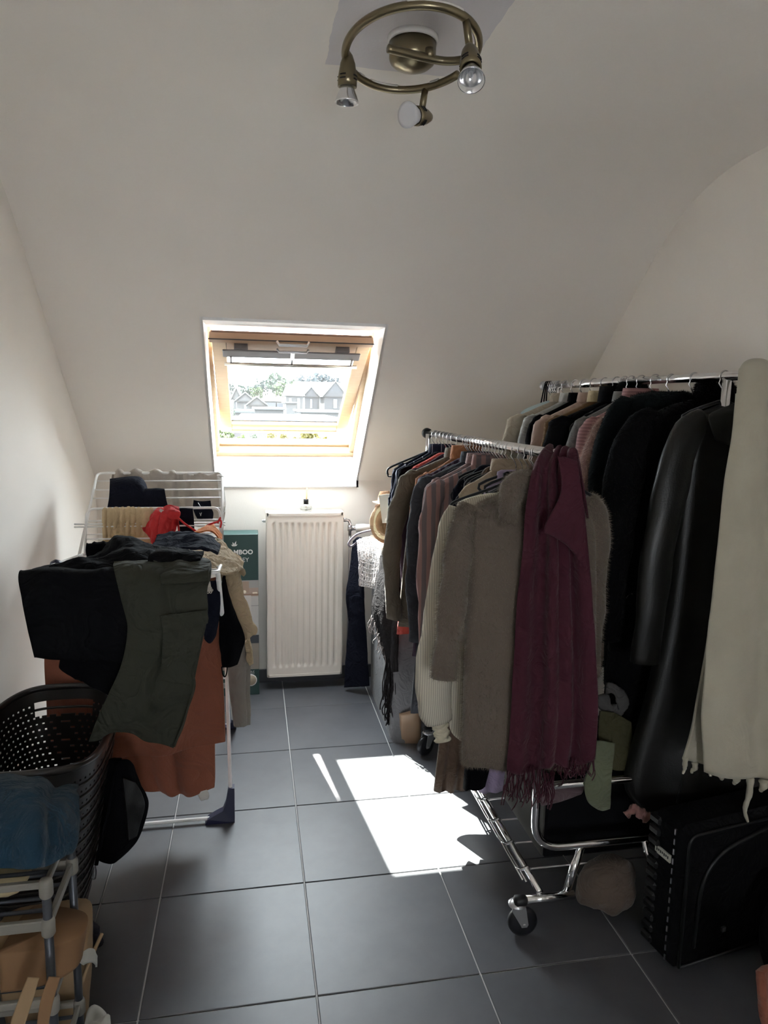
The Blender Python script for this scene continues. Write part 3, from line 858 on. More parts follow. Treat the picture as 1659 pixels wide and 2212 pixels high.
# ------------------------------------------------------------------ hangers and hanging clothes
HA, HB = 'hangers on the front rail', 'hangers on the rear rail'
M_HOOK = mat('hanger_wire', (.62, .62, .63), .25, 1.0)
_hcache = {}
def hanger(x, Y, zr, m, w=.205, label='slim hanger', group=HA, rr=.0155, tilt=0.0):
    key = (m.name, w, rr)
    if key not in _hcache:
        h = thing('clothes_hanger', label, 'hanger', (x, Y, zr), group)
        q = MB(); R = rr+.0025
        arc = [(R*math.sin(t), 0, R*math.cos(t)) for t in np.linspace(-2.0, 2.2, 16)]
        arc = [(-a, b, c) for a, b, c in arc]
        e = arc[-1]
        path = arc+[(e[0]-.004, 0, e[2]-.010), (-.004, 0, -R-.022), (0, 0, -R-.034), (0, 0, -.075)]
        path = [(p[0]+x, p[1]+Y, p[2]+zr) for p in path]
        MB().tube(path, .0019, 7).build('hook', M_HOOK, h)
        pts = smooth_path([(-w, 0, -.185), (-w-.004, 0, -.165), (-w+.012, 0, -.148), (-.12, 0, -.112), (-.03, 0, -.076), (0, 0, -.070), (.03, 0, -.076), (.12, 0, -.112), (w-.012, 0, -.148), (w+.004, 0, -.165), (w, 0, -.185)], 34)
        lowp = smooth_path([(-w, 0, -.185), (-w+.02, 0, -.192), (0, 0, -.192), (w-.02, 0, -.192), (w, 0, -.185)], 12)
        q = MB()
        q.tube(pts+np.array([x, Y, zr]), .0048, 8); q.tube(lowp+np.array([x, Y, zr]), .0035, 8)
        q.build('arms', m, h)
        _hcache[key] = h
        return h
    src = _hcache[key]
    h = src.copy(); h.location = (x, Y, zr); COL.objects.link(h); tag(h, label, 'hanger', group)
    for c in src.children:
        k = c.copy(); k.parent = h; k.matrix_parent_inverse = c.matrix_parent_inverse.copy(); COL.objects.link(k)
    h.rotation_euler = (0, 0, tilt)
    return h

GA, GB = 'clothes on the front rail', 'clothes on the rear rail'
def ring(cx, cy, z, w, t, n=44, p=.75, amp=0.0, k=5, ph=0.0, amp2=0.0):
    a = np.arange(n)/n*2*math.pi
    c, s_ = np.cos(a), np.sin(a)
    X = w*np.sign(c)*np.abs(c)**.9; Yy = t*np.sign(s_)*np.abs(s_)**p
    f_ = amp*np.sin(k*X/max(w, .05)*1.6+ph)+amp*.5*np.sin(k*2.3*X/max(w, .05)+ph*1.7)
    g = amp2*np.sin(a*7+ph*2)
    return np.stack([cx+X, cy+Yy+f_+g*np.sign(s_), np.full(n, z)], 1)

def garment(name, label, cat, group, m, x, Y, zr, L, W=.40, hem=None, T=.022, sl=.5, seed=0, m_sl=None, collar=None, fold=.010, neck=.055, slw=.055, splay=.03, hdx=0.0, trim=None):
    hem = hem or W*1.05
    g = thing(name, label, cat, (x, Y, 0), group)
    z0 = zr-.066
    ph = seed*1.37
    R = []
    sh = W/2-.015
    prof = [(0, neck*.9, .012), (.006, neck+.006, T*.75), (.030, sh*.55, T*.85), (.058, sh*.85, T*.9), (.085, sh*.97, T*.95), (.12, sh*.98, T)]
    for d, w, t in prof:
        R.append(ring(x, Y, z0-d, w, t, amp=.0015, ph=ph))
    nb = 14
    for i in range(1, nb+1):
        f_ = i/nb; d = .12+(L-.12)*f_
        w = sh*.93*(1-f_)+hem/2*f_
        R.append(ring(x+hdx*f_+.004*math.sin(f_*4+ph), Y+.004*math.sin(f_*3+ph), z0-d, w, T*(1-.1*f_), amp=fold*(.25+.75*f_), k=4+seed % 3, ph=ph+f_*.5, amp2=.002))
    MB().loft(R).build('body', m, g)
    if sl > 0:
        for s_ in (-1, 1):
            top = np.array([x+s_*(sh-.02), Y, z0-.085])
            j = ((seed*37 % 11)-5)/5*.012
            P = smooth_path([top+np.array([-s_*.012, 0, .024]), top+np.array([s_*.016, 0, -.02]), top+np.array([s_*(.016+splay*.6), .006+j, -.15]), top+np.array([s_*(.010+splay), -.008+j, -sl*.58]), top+np.array([s_*(.0+splay*.9), -.004+j*1.6, -sl])], 22)
            rings = []
            for i, p in enumerate(P):
                f_ = i/21
                wd_ = slw*(.62+.55*min(1, f_*5)) if f_ < .2 else slw*(1.0-.32*(f_-.2)/.8)*1.17
                th_ = T*(.7+.5*min(1, f_*4))
                a = np.arange(18)/18*2*math.pi
                cr_ = .0035*np.sin(f_*26+ph+a*2)+.002*np.sin(f_*47+a*3+ph)
                rings.append(np.stack([p[0]+(wd_*.5+cr_)*np.cos(a), p[1]+(th_*.75+cr_)*np.sin(a), p[2]+.004*np.cos(a)*s_], 1))
            so = MB().loft(rings).build('sleeve', m_sl or m, g)
            if trim:
                e = rings[-1]; MB().loft([e+np.array([0, 0, .03]), (e-e.mean(0))*1.08+e.mean(0)+np.array([0, 0, .02]), (e-e.mean(0))*1.08+e.mean(0)-np.array([0, 0, .012]), e-np.array([0, 0, .014])]).build('cuff', trim, g)
    if collar:
        cm, ch = (collar if isinstance(collar, tuple) else (m, .03))
        rr_ = []
        for d, k in ((-.006, 1.05), (ch*.5, 1.0), (ch, .95), (ch*.96, .82), (ch*.4, .80), (0, .8)):
            r_ = ring(x, Y, z0+d, neck*1.0*k+.008, T*1.15*k+.004, n=28)
            rr_.append(r_)
        MB().loft(rr_, cap=False).build('collar', cm, g)
    return g

def C(name, col, **k):
    if max(col) < .08 and 'sheen' not in k:
        k['sheen'] = .0
    return cloth(name, col, **k)
M_NAVY = C('navy_cloth', (.008, .009, .016)); M_BLACK = C('black_cloth', (.0035, .0035, .0045)); M_SLATE = C('slate_cloth', (.048, .050, .060))
M_TAUPE = C('taupe_cloth', (.135, .112, .085)); M_PLUM = C('plum_cloth', (.035, .018, .032)); M_MAUVE = C('mauve_cloth', (.30, .21, .21))
M_RUST = C('rust_suede', (.36, .15, .07)); M_BROWN = C('brown_cloth', (.10, .065, .045)); M_BEIGE = C('beige_cloth', (.40, .32, .24))
M_CORAL = C('coral_cloth', (.62, .10, .08)); M_LAV = C('lavender_cloth', (.30, .24, .36)); M_TEAL = C('dark_teal_cloth', (.012, .022, .032))
M_STRP = stripes('pink_grey_stripes', (.32, .19, .18), (.16, .13, .14), 32, 0)
M_NSTR = stripes('navy_white_pinstripe', (.012, .014, .03), (.30, .31, .36), 26, 0, duty=.92)
M_PSTR = stripes('plum_stripe', (.03, .016, .03), (.09, .06, .09), 40, 0, duty=.6)

def put(fn, Y, *a, **k):
    return fn(*a, **k)
lab = 'slim black hanger between garments on the front rail, only its wire hook showing'
HNA = ['dark navy blouse at the far end', 'navy pinstriped shirt', 'black top with pale piping', 'coral red dress', 'dark plum blouse', 'taupe jacket with the bent elbow', 'rust suede jacket', 'plum striped blouse', 'long slate grey shirt', 'mauve blouse', 'pink and grey striped shirt', 'navy cardigan', 'long brown coat', 'beige top', 'lavender dress', 'black dress beside the lavender one']
HNB = ['oatmeal wool coat', 'dove grey jacket', 'black blazer', 'blush pink coat', 'tan shearling jacket', 'black wool coat', 'grey knit cardigan', 'pink ribbed cardigan']
spec_a = [
 # name, label, cat, material, Y, L, W, sleeve, kwargs
 ('blouse', 'dark navy blouse, first garment after the empty hanger on the front rail', 'blouse', M_NAVY, 3.06, .50, .39, .42, {}),
 ('shirt', 'navy pinstriped shirt near the far end of the front rail', 'shirt', M_NSTR, 2.995, .62, .39, .50, {'collar': True}),
 ('top', 'black top with pale piping in front of the navy pinstriped shirt', 'top', M_BLACK, 2.935, .66, .40, .48, {}),
 ('dress', 'coral red dress peeking out below the taupe jacket on the front rail', 'dress', M_CORAL, 2.875, .78, .40, 0, {'hem': .43}),
 ('blouse', 'dark plum blouse just behind the taupe jacket', 'blouse', M_PLUM, 2.815, .64, .39, .48, {}),
 ('jacket', 'taupe jacket with a bent elbow sticking out over the fringed shawl', 'jacket', M_TAUPE, 2.73, .70, .45, .58, {'collar': True, 'T': .030, 'slw': .075, 'splay': .075}),
 ('jacket', 'rust suede jacket whose collar shows between taupe jacket and mauve blouse', 'jacket', M_RUST, 2.645, .60, .38, .45, {'collar': (M_RUST, .045)}),
 ('blouse', 'plum striped blouse between the taupe jacket and slate shirt', 'blouse', M_PSTR, 2.585, .78, .40, .55, {}),
 ('shirt', 'long slate grey shirt with a button at its hem', 'shirt', M_SLATE, 2.51, .98, .43, .60, {'T': .028, 'slw': .07, 'collar': True, 'splay': .04}),
 ('blouse', 'mauve blouse behind the pink striped shirt', 'blouse', M_MAUVE, 2.44, .62, .40, .50, {'collar': True}),
 ('shirt', 'pink and grey striped shirt in the middle of the front rail', 'shirt', M_STRP, 2.37, .80, .42, .60, {'collar': True, 'slw': .065, 'splay': .04}),
 ('cardigan', 'navy cardigan in front of the pink striped shirt', 'cardigan', M_NAVY, 2.30, .86, .34, 0, {}),
 ('coat', 'long brown coat with rounded hem reaching the sunlit floor', 'coat', M_BROWN, 2.235, 1.144, .32, 0, {'hem': .13, 'hdx': -.138}),
 ('top', 'beige top seen at the collar in front of the long brown coat', 'top', M_BEIGE, 2.17, .66, .38, 0, {'collar': True}),
 ('dress', 'lavender dress with its hem below the taupe fluffy sweater', 'dress', M_LAV, 2.115, 1.084, .26, 0, {'hem': .085, 'hdx': -.036, 'fold': .004}),
 ('dress', 'black dress with its hem beside the lavender one', 'dress', M_BLACK, 2.06, 1.038, .24, 0, {'hem': .075, 'hdx': -.118, 'fold': .004}),
]
for i, (nm, lb, ct, m_, Y_, L_, W_, s_, kw) in enumerate(spec_a):
    garment(nm, lb, ct, GA, m_, RA_X, Y_, RA_Z+.001, L_, W_, sl=s_, seed=i+1, **kw)
    hanger(RA_X, Y_, RA_Z, M_VELVET, min(.19, W_/2-.02), 'slim black hanger holding the '+HNA[i], HA)
hanger(RA_X, 3.13, RA_Z, M_VELVET, .215, 'empty black velvet hanger at the far end of the front rail', HA, tilt=.12)
hanger(RA_X, 2.01, RA_Z, M_VELVET, .235, 'black velvet hanger with a bare arm behind the white ribbed sweater', HA, tilt=-.06)
hanger(RA_X, 1.965, RA_Z, M_VELVET, .195, 'black velvet hanger with bare arm nearest the fluffy taupe sweater', HA, tilt=-.05)
for Y_ in (2.61, 2.55, 2.475, 2.405, 2.335, 2.27, 2.2):
    hanger(RA_X, Y_, RA_Z, M_VELVET, .075, lab, HA)

def pxloft(rows, n=48, fold=.006, k=5, ph=0.0, p=.75, wr_amp=0.0, seed=3, wscale=.07):
    """rows: (py, left_px, right_px, Y, half_thickness) -> closed cloth body"""
    A = np.array([(py, l, r_, Y_, t) for py, l, r_, Y_, t in rows], float)
    A = crom(A, 40)
    R = []
    for i, (py, l, r_, Y_, t) in enumerate(A):
        a, b = K(l, py, Y_), K(r_, py, Y_)
        c = (a+b)/2; w = np.linalg.norm(b-a)/2
        f_ = i/39
        rg = ring(0, 0, 0, w, t, n=n, p=p, amp=fold*(.2+.8*f_), k=k, ph=ph+f_*.7, amp2=.001)
        d = (b-a)/(2*w)
        rg = np.stack([c[0]+rg[:, 0]*d[0], c[1]+rg[:, 0]*d[1]+rg[:, 1], c[2]+rg[:, 0]*d[2]], 1)
        R.append(rg)
    R = np.array(R)
    if wr_amp:
        R[..., 1] += wr_amp*wr(R, seed, wscale)
    return R

def fur(name, rings_list, m, parent, count, length=.010, width=.0011, seed=1, droop=.5):
    """short pile standing on closed lofts: thin triangles"""
    r = np.random.RandomState(seed)
    V = []
    for R, share in rings_list:
        R = np.asarray(R); mm, n = R.shape[:2]
        i = r.randint(0, mm-1, int(count*share)); j = r.randint(0, n, int(count*share))
        u, v = r.rand(len(i))[:, None], r.rand(len(i))[:, None]
        p00, p01, p10, p11 = R[i, j], R[i, (j+1) % n], R[i+1, j], R[i+1, (j+1) % n]
        p = (1-u)*((1-v)*p00+v*p01)+u*((1-v)*p10+v*p11)
        nn = np.cross(p01-p00, p10-p00); nn /= np.linalg.norm(nn, axis=1)[:, None]+1e-12
        cen = R.mean(1)[i]
        sg = np.sign(((p-cen)*nn).sum(1))[:, None]; nn = nn*np.where(sg == 0, 1, sg)
        t = nn+r.randn(len(i), 3)*.45+np.array([0, 0, -droop]); t /= np.linalg.norm(t, axis=1)[:, None]
        sd_ = np.cross(t, r.randn(len(i), 3)); sd_ /= np.linalg.norm(sd_, axis=1)[:, None]+1e-12
        L_ = length*(.5+r.rand(len(i))[:, None]*.8)
        V.append(np.stack([p-sd_*width/2, p+sd_*width/2, p+t*L_], 1))
    V = np.vstack(V); k = len(V)
    o = MB().add(V.reshape(-1, 3), [(3*a, 3*a+1, 3*a+2) for a in range(k)], False).build(name, m, parent, fix=False)
    o['kind'] = 'stuff'
    return o

def pxtube(pts, m, name, parent, flat=.6, n=16, cr=.003, ph=0.0, ns=26):
    """sleeve / roll: (px, py, Y, radius)"""
    A = crom(np.array([list(K(a, b, c))+[d] for a, b, c, d in pts]), ns)
    T = np.gradient(A[:, :3], axis=0); T /= np.linalg.norm(T, axis=1)[:, None]
    R = []
    for i in range(ns):
        side = np.cross(T[i], np.array([0, 1.0, 0])); side /= np.linalg.norm(side)+1e-9
        dep = np.cross(side, T[i])
        a = np.arange(n)/n*2*math.pi; f_ = i/(ns-1)
        rr_ = A[i, 3]+cr*np.sin(f_*22+ph+a*2)+cr*.6*np.sin(f_*41+a*3+ph)
        R.append(A[i, :3]+np.outer(rr_*np.cos(a), side)+np.outer(rr_*flat*np.sin(a), dep))
    R = np.array(R)
    return R, MB().loft(R).build(name, m, parent)

# white ribbed sweater behind the fluffy one
M_RIB = stripes('cream_rib', (.60, .56, .46), (.44, .41, .34), 160, 0)
sw2 = thing('sweater', 'cream ribbed knit sweater with a balloon sleeve behind the fluffy taupe one', 'sweater', (RA_X, 1.95, 0), GA)
R = pxloft([(1062, 1075, 1160, 1.95, .015), (1080, 1000, 1240, 1.95, .026), (1110, 985, 1262, 1.95, .03), (1250, 972, 1262, 1.95, .032), (1400, 968, 1262, 1.95, .034), (1520, 968, 1255, 1.95, .034), (1575, 972, 1250, 1.95, .03), (1598, 992, 1240, 1.95, .026)], fold=.006)
MB().loft(R).build('body', M_RIB, sw2)
pxtube([(985, 1095, 1.95, .022), (968, 1160, 1.95, .036), (952, 1300, 1.95, .044), (938, 1420, 1.94, .053), (938, 1510, 1.94, .056), (947, 1560, 1.94, .040)], M_RIB, 'sleeve', sw2, .55)
pxtube([(948, 1556, 1.94, .026), (952, 1576, 1.94, .023), (956, 1600, 1.94, .024)], C('cream_cuff', (.58, .53, .40)), 'cuff', sw2, .6)
hanger(RA_X, 1.95, RA_Z, M_VELVET, .19, 'slim black hanger holding the cream ribbed sweater', HA)

# fluffy taupe sweater
M_FLUF = C('fluffy_taupe', (.125, .10, .078), sheen=.3, crease=.2, cscale=7); M_FLUFT = C('fluffy_pile', (.20, .163, .125), sheen=.2, crease=0)
sw = thing('sweater', 'fluffy taupe turtleneck sweater at the near end of the front rail', 'sweater', (RA_X, 1.83, 0), GA)
Rb = pxloft([(1072, 1085, 1165, 1.83, .020), (1082, 1052, 1225, 1.83, .034), (1100, 1022, 1262, 1.83, .042), (1135, 1006, 1282, 1.83, .045), (1220, 1008, 1286, 1.83, .047), (1330, 1006, 1286, 1.83, .047), (1450, 1002, 1286, 1.83, .048), (1560, 1000, 1284, 1.83, .048), (1630, 998, 1278, 1.83, .046), (1650, 1001, 1272, 1.83, .040)], fold=.007, k=4)
MB().loft(Rb).build('body', M_FLUF, sw)
Rs, _ = pxtube([(1018, 1092, 1.83, .026), (1000, 1140, 1.82, .037), (985, 1240, 1.81, .040), (972, 1350, 1.80, .038), (958, 1466, 1.80, .034)], M_FLUF, 'sleeve', sw, .6)
Rs2, _ = pxtube([(1262, 1085, 1.83, .030), (1284, 1120, 1.84, .044), (1283, 1240, 1.85, .040), (1278, 1350, 1.85, .036), (1272, 1460, 1.85, .033)], M_FLUF, 'sleeve', sw, .6)
Rc, _ = pxtube([(1098, 1128, 1.79, .020), (1098, 1085, 1.785, .030), (1118, 1045, 1.80, .034), (1150, 1040, 1.82, .032), (1172, 1075, 1.80, .028), (1165, 1120, 1.79, .02)], M_FLUF, 'collar', sw, .9)
fur('pile', [(Rb, .55), (Rs, .17), (Rs2, .14), (Rc, .14)], M_FLUFT, sw, 60000, .012, .0009, 3)
hanger(RA_X, 1.83, RA_Z, M_VELVET, .12, 'slim black hanger holding the fluffy taupe sweater', HA)

# burgundy scarf over the rail
M_BURG = C('burgundy_wool', (.055, .012, .021), var=.18, sheen=.08)
sc_ = thing('scarf', 'burgundy fringed scarf draped over the near end of the front rail', 'scarf', (RA_X, 1.72, 0))
rows = [[K(1150, 1120, 1.90), K(1180, 1110, 1.88), K(1215, 1105, 1.86), K(1250, 1110, 1.82), K(1270, 1120, 1.80)],
        [K(1158, 1010, 1.885), K(1182, 1000, 1.85), K(1210, 1000, 1.80), K(1235, 1002, 1.76), K(1252, 1010, 1.73)]]
top = []
for f_ in np.linspace(0, 1, 5):
    top.append(np.array([RA_X, 1.88-.18*f_, RA_Z+.021]))
rows.append(top)
fr0 = [(1156, 1000, 1.78), (1178, 1003, 1.765), (1200, 1006, 1.75), (1222, 1006, 1.735), (1246, 1003, 1.72)]
rows.append([K(*p) for p in fr0])
for py, l, r_ in ((1080, 1142, 1258), (1200, 1132, 1270), (1320, 1120, 1280), (1450, 1112, 1288), (1560, 1104, 1290), (1650, 1098, 1284)):
    rows.append([K(l+(r_-l)*k_/4, py+(18 if k_ < 2 else -10 if k_ > 3 else 4)*(1 if py > 1500 else 0), 1.745-.012*k_+(.016 if k_ % 2 else -.004)) for k_ in range(5)])
sheet('panel', M_BURG, rows, .006, 70, 60, .003, .08, 5, sc_, fold=(4, .011, .7, .6))
sheet('front_fold', M_BURG, [[K(1205, 985, 1.715), K(1225, 988, 1.70), K(1246, 996, 1.69)], [K(1212, 1060, 1.69), K(1238, 1070, 1.685), K(1258, 1080, 1.68)], [K(1176, 1138, 1.685), K(1225, 1160, 1.68), K(1264, 1185, 1.675)], [K(1196, 1150, 1.70), K(1232, 1185, 1.69), K(1268, 1230, 1.68)]], .006, 30, 24, .003, .07, 9, sc_)
def fringe(name, edge, m, parent, length, r=.0016, seed=2, per=3):
    r_ = np.random.RandomState(seed); q = MB()
    for p in edge:
        for k_ in range(per):
            L_ = length*(.6+.6*r_.rand()); o = np.asarray(p)+r_.randn(3)*np.array([.004, .006, .002]); d = r_.randn(3)*.014
            pts = [o, o+np.array([d[0]*.4, d[1]*.4, -L_*.4]), o+np.array([d[0]*.9, d[1], -L_*.75]), o+np.array([d[0]*.6+r_.randn()*.006, d[1], -L_])]
            q.tube(smooth_path(pts, 7), r, 5)
    o = q.build(name, m, parent); o['kind'] = 'stuff'; return o
fringe('fringe', [K(1098+t*100, 1662+6*math.sin(t*9), 1.745-.01*t) for t in np.linspace(0, 1, 22)], M_BURG, sc_, .095)
fringe('fringe', [K(1205+t*76, 1640-10*t, 1.735-.015*t) for t in np.linspace(0, 1, 16)], M_BURG, sc_, .06, seed=5)

# ------------------------------------------------------------------ rear rail clothes
M_OAT = C('oatmeal_wool', (.36, .315, .25)); M_DOVE = C('dove_grey', (.42, .42, .41)); M_BLUSH = C('blush_wool', (.44, .33, .28)); M_TAN = C('tan_suede', (.17, .10, .05))
M_SHEAR = C('shearling', (.48, .40, .26)); M_GREYK = C('grey_knit', (.17, .17, .165)); M_PINKR = stripes('pink_rib', (.36, .20, .20), (.26, .14, .145), 90, 2); M_PINKF = C('pink_fur_base', (.30, .19, .17), sheen=.5); M_PINKT = C('pink_fur', (.50, .34, .30))
M_GREENP = C('black_green_plush', (.0035, .0055, .006), sheen=.02); M_PLUSH = C('black_plush', (.0028, .0028, .0032), sheen=.02)
M_LEATH = mat('black_leather', (.006, .0055, .005), .40, 0, .1, 20, .3, 250, 0, .4)
labB = 'slim black hanger holding the '
spec_b = [
 ('coat', 'oatmeal wool coat at the far end of the rear rail', 'coat', M_OAT, 2.83, .95, .46, .60, {'collar': (M_OAT, .03), 'T': .03, 'slw': .075}),
 ('jacket', 'dove grey jacket beside the oatmeal coat', 'jacket', M_DOVE, 2.74, .80, .42, .55, {'collar': True}),
 ('jacket', 'black blazer between dove grey jacket and blush coat', 'jacket', M_BLACK, 2.66, .80, .42, .55, {'collar': True}),
 ('coat', 'blush pink coat next to the tan shearling jacket', 'coat', M_BLUSH, 2.575, .90, .43, .58, {'collar': True, 'slw': .07}),
 ('jacket', 'tan suede jacket with cream shearling edges', 'jacket', M_TAN, 2.49, .80, .42, .56, {'collar': (M_SHEAR, .035), 'slw': .07, 'trim': M_SHEAR}),
 ('coat', 'black wool coat right of the tan shearling jacket', 'coat', M_BLACK, 2.40, 1.0, .46, .60, {'collar': (M_BLACK, .05), 'T': .035, 'slw': .08}),
 ('cardigan', 'grey knit cardigan beside the pink ribbed one', 'cardigan', M_GREYK, 2.30, .72, .40, .52, {'collar': True}),
 ('cardigan', 'pink ribbed cardigan behind the fuzzy pink jacket', 'cardigan', M_PINKR, 2.235, .78, .40, .52, {'collar': (M_PINKR, .04), 'T': .03}),
]
for i, (nm, lb, ct, m_, Y_, L_, W_, s_, kw) in enumerate(spec_b):
    g_ = garment(nm, lb, ct, GB, m_, RB_X, Y_, RB_Z, L_, W_, sl=s_, seed=i+21, **kw)
    hanger(RB_X, Y_, RB_Z, M_VELVET, .19, labB+HNB[i], HB, .0155)
# shearling edging down the tan jacket shoulder
# fuzzy pink jacket
pj_ = thing('jacket', 'fuzzy pink faux fur jacket on the rear rail', 'jacket', (RB_X, 2.15, 0), GB)
Rp = pxloft([(884, 1362, 1470, 2.15, .02), (905, 1320, 1520, 2.15, .045), (940, 1296, 1550, 2.15, .055), (1010, 1284, 1560, 2.15, .058), (1100, 1272, 1560, 2.15, .06), (1300, 1268, 1560, 2.15, .06), (1420, 1266, 1550, 2.15, .05)])
MB().loft(Rp).build('body', M_PINKF, pj_)
Rq, _ = pxtube([(1318, 910, 2.15, .030), (1296, 960, 2.14, .048), (1280, 1050, 2.12, .055), (1284, 1160, 2.11, .052), (1290, 1300, 2.11, .046)], M_PINKF, 'sleeve', pj_, .7)
fur('pile', [(Rp, .6), (Rq, .4)], M_PINKT, pj_, 22000, .014, .0013, 8)
hanger(RB_X, 2.15, RB_Z, M_VELVET, .19, labB+'fuzzy pink jacket', HB, .0155)
# dark plush coats
gp_ = thing('coat', 'black green plush coat right of the fuzzy pink jacket', 'coat', (RB_X, 2.06, 0), GB)
Rg = pxloft([(846, 1412, 1470, 2.06, .025), (858, 1365, 1520, 2.06, .05), (900, 1335, 1570, 2.06, .062), (980, 1318, 1580, 2.06, .065), (1100, 1312, 1580, 2.06, .066), (1350, 1308, 1580, 2.06, .066), (1480, 1306, 1570, 2.06, .06)])
MB().loft(Rg).build('body', M_GREENP, gp_)
Rg2, _ = pxtube([(1362, 868, 2.06, .035), (1332, 930, 2.05, .058), (1312, 1060, 2.03, .064), (1304, 1200, 2.02, .06), (1302, 1380, 2.02, .05)], M_GREENP, 'sleeve', gp_, .7)
fur('pile', [(Rg, .6), (Rg2, .4)], M_GREENP, gp_, 12000, .008, .0012, 18)
hanger(RB_X, 2.06, RB_Z, M_VELVET, .11, labB+'black green plush coat', HB, .013)
bp_ = thing('coat', 'long black plush coat between green plush and leather coats', 'coat', (RB_X, 1.94, 0), GB)
Rk = pxloft([(866, 1478, 1545, 1.94, .025), (880, 1440, 1600, 1.94, .05), (915, 1385, 1640, 1.94, .058), (1000, 1350, 1645, 1.94, .062), (1150, 1335, 1645, 1.94, .062), (1400, 1315, 1640, 1.94, .064), (1600, 1300, 1630, 1.94, .062), (1650, 1300, 1620, 1.94, .055)])
MB().loft(Rk).build('body', M_PLUSH, bp_)
Rk2, _ = pxtube([(1415, 900, 1.94, .035), (1368, 950, 1.93, .055), (1340, 1080, 1.90, .060), (1318, 1220, 1.89, .058), (1312, 1380, 1.89, .05)], M_PLUSH, 'sleeve', bp_, .7)
Rk3, _ = pxtube([(1515, 862, 1.93, .02), (1525, 845, 1.92, .035), (1555, 842, 1.93, .038), (1578, 865, 1.94, .03)], M_PLUSH, 'hood_trim', bp_, .9)
fur('pile', [(Rk, .45), (Rk2, .25), (Rk3, .3)], M_PLUSH, bp_, 16000, .012, .0012, 28)
hanger(RB_X, 1.94, RB_Z, M_VELVET, .11, labB+'long black plush coat', HB, .013)
hd_ = thing('jacket', 'black hooded jacket with fuzzy hood trim behind the plush coats', 'jacket', (RB_X, 2.36, 0), GB)
Rh = pxloft([(872, 1310, 1400, 2.345, .02), (888, 1280, 1430, 2.345, .03), (920, 1255, 1450, 2.345, .03), (1100, 1250, 1450, 2.345, .03)])
MB().loft(Rh).build('body', M_BLACK, hd_)
Rh2, _ = pxtube([(1338, 868, 2.345, .022), (1350, 848, 2.34, .036), (1378, 846, 2.345, .036), (1396, 866, 2.345, .026)], M_PLUSH, 'hood_trim', hd_, .9)
fur('pile', [(Rh2, 1)], M_PLUSH, hd_, 4000, .014, .0013, 31)
hanger(RB_X, 2.345, RB_Z, M_VELVET, .19, labB+'black hooded jacket', HB, .0155)

# leather coat
lc = thing('coat', 'long black leather coat next to the cream blanket', 'coat', (RB_X, 1.80, 0), GB)
Rl = pxloft([(872, 1560, 1620, 1.80, .022), (885, 1530, 1660, 1.80, .035), (905, 1492, 1690, 1.80, .045), (960, 1478, 1690, 1.80, .050), (1100, 1462, 1685, 1.80, .05), (1300, 1440, 1675, 1.80, .055), (1500, 1400, 1660, 1.80, .058), (1680, 1352, 1640, 1.80, .060), (1735, 1372, 1630, 1.80, .058), (1752, 1400, 1600, 1.80, .05)], fold=.010, k=4)
MB().loft(Rl).build('body', M_LEATH, lc)
pxtube([(1520, 905, 1.79, .035), (1478, 950, 1.775, .048), (1448, 1060, 1.755, .050), (1420, 1200, 1.745, .048), (1405, 1330, 1.745, .044), (1392, 1430, 1.75, .042)], M_LEATH, 'sleeve', lc, .6, cr=.002)
sheet('collar', M_LEATH, [[K(1540, 892, 1.76), K(1570, 878, 1.75), K(1598, 868, 1.75)], [K(1530, 905, 1.74), K(1565, 900, 1.73), K(1600, 895, 1.73)], [K(1545, 950, 1.74), K(1570, 960, 1.73), K(1598, 965, 1.73)]], .004, 16, 16, .002, .06, 3, lc)
MB().tube(smooth_path([K(1590, 930, 1.735), K(1572, 1100, 1.737), K(1545, 1300, 1.735), K(1510, 1500, 1.733), K(1462, 1735, 1.735)], 30), .003, 6).build('front_seam', M_LEATH, lc)
hanger(RB_X, 1.80, RB_Z, M_VELVET, .11, labB+'black leather coat', HB, .013)
# pale blue plastic hangers and straps at the far end of the rear rail
M_PBLUE = mat('pale_blue_plastic', (.45, .58, .62), .35)
for k_ in range(5):
    hanger(RB_X, 2.90+k_*.018, RB_Z, M_PBLUE, .16, 'pale blue plastic hanger among five at the far end of the rear rail', 'pale blue hangers')
for k_ in range(3):
    Y_ = 2.975+k_*.018
    q = MB()
    pth = smooth_path([(RB_X-.020-.006*k_, Y_, RB_Z-.115+.01*k_), (RB_X-.0195, Y_, RB_Z-.02), (RB_X-.012, Y_, RB_Z+.014), (RB_X, Y_, RB_Z+.0185), (RB_X+.012, Y_, RB_Z+.014), (RB_X+.0195, Y_, RB_Z-.02), (RB_X+.022, Y_, RB_Z-.10)], 26)
    q.grid(np.array([[p+np.array([0, w_*.006, 0]) for w_ in (-1, 1)] for p in pth]), .0016)
    tag(q.build('strap', M_BLACK), ('black strap nearest the far end cap of the rear rail', 'middle one of three black straps at the rear rail end', 'black strap next to the pale blue hangers on the rear rail')[2-k_], 'strap', 'black straps on the rear rail')
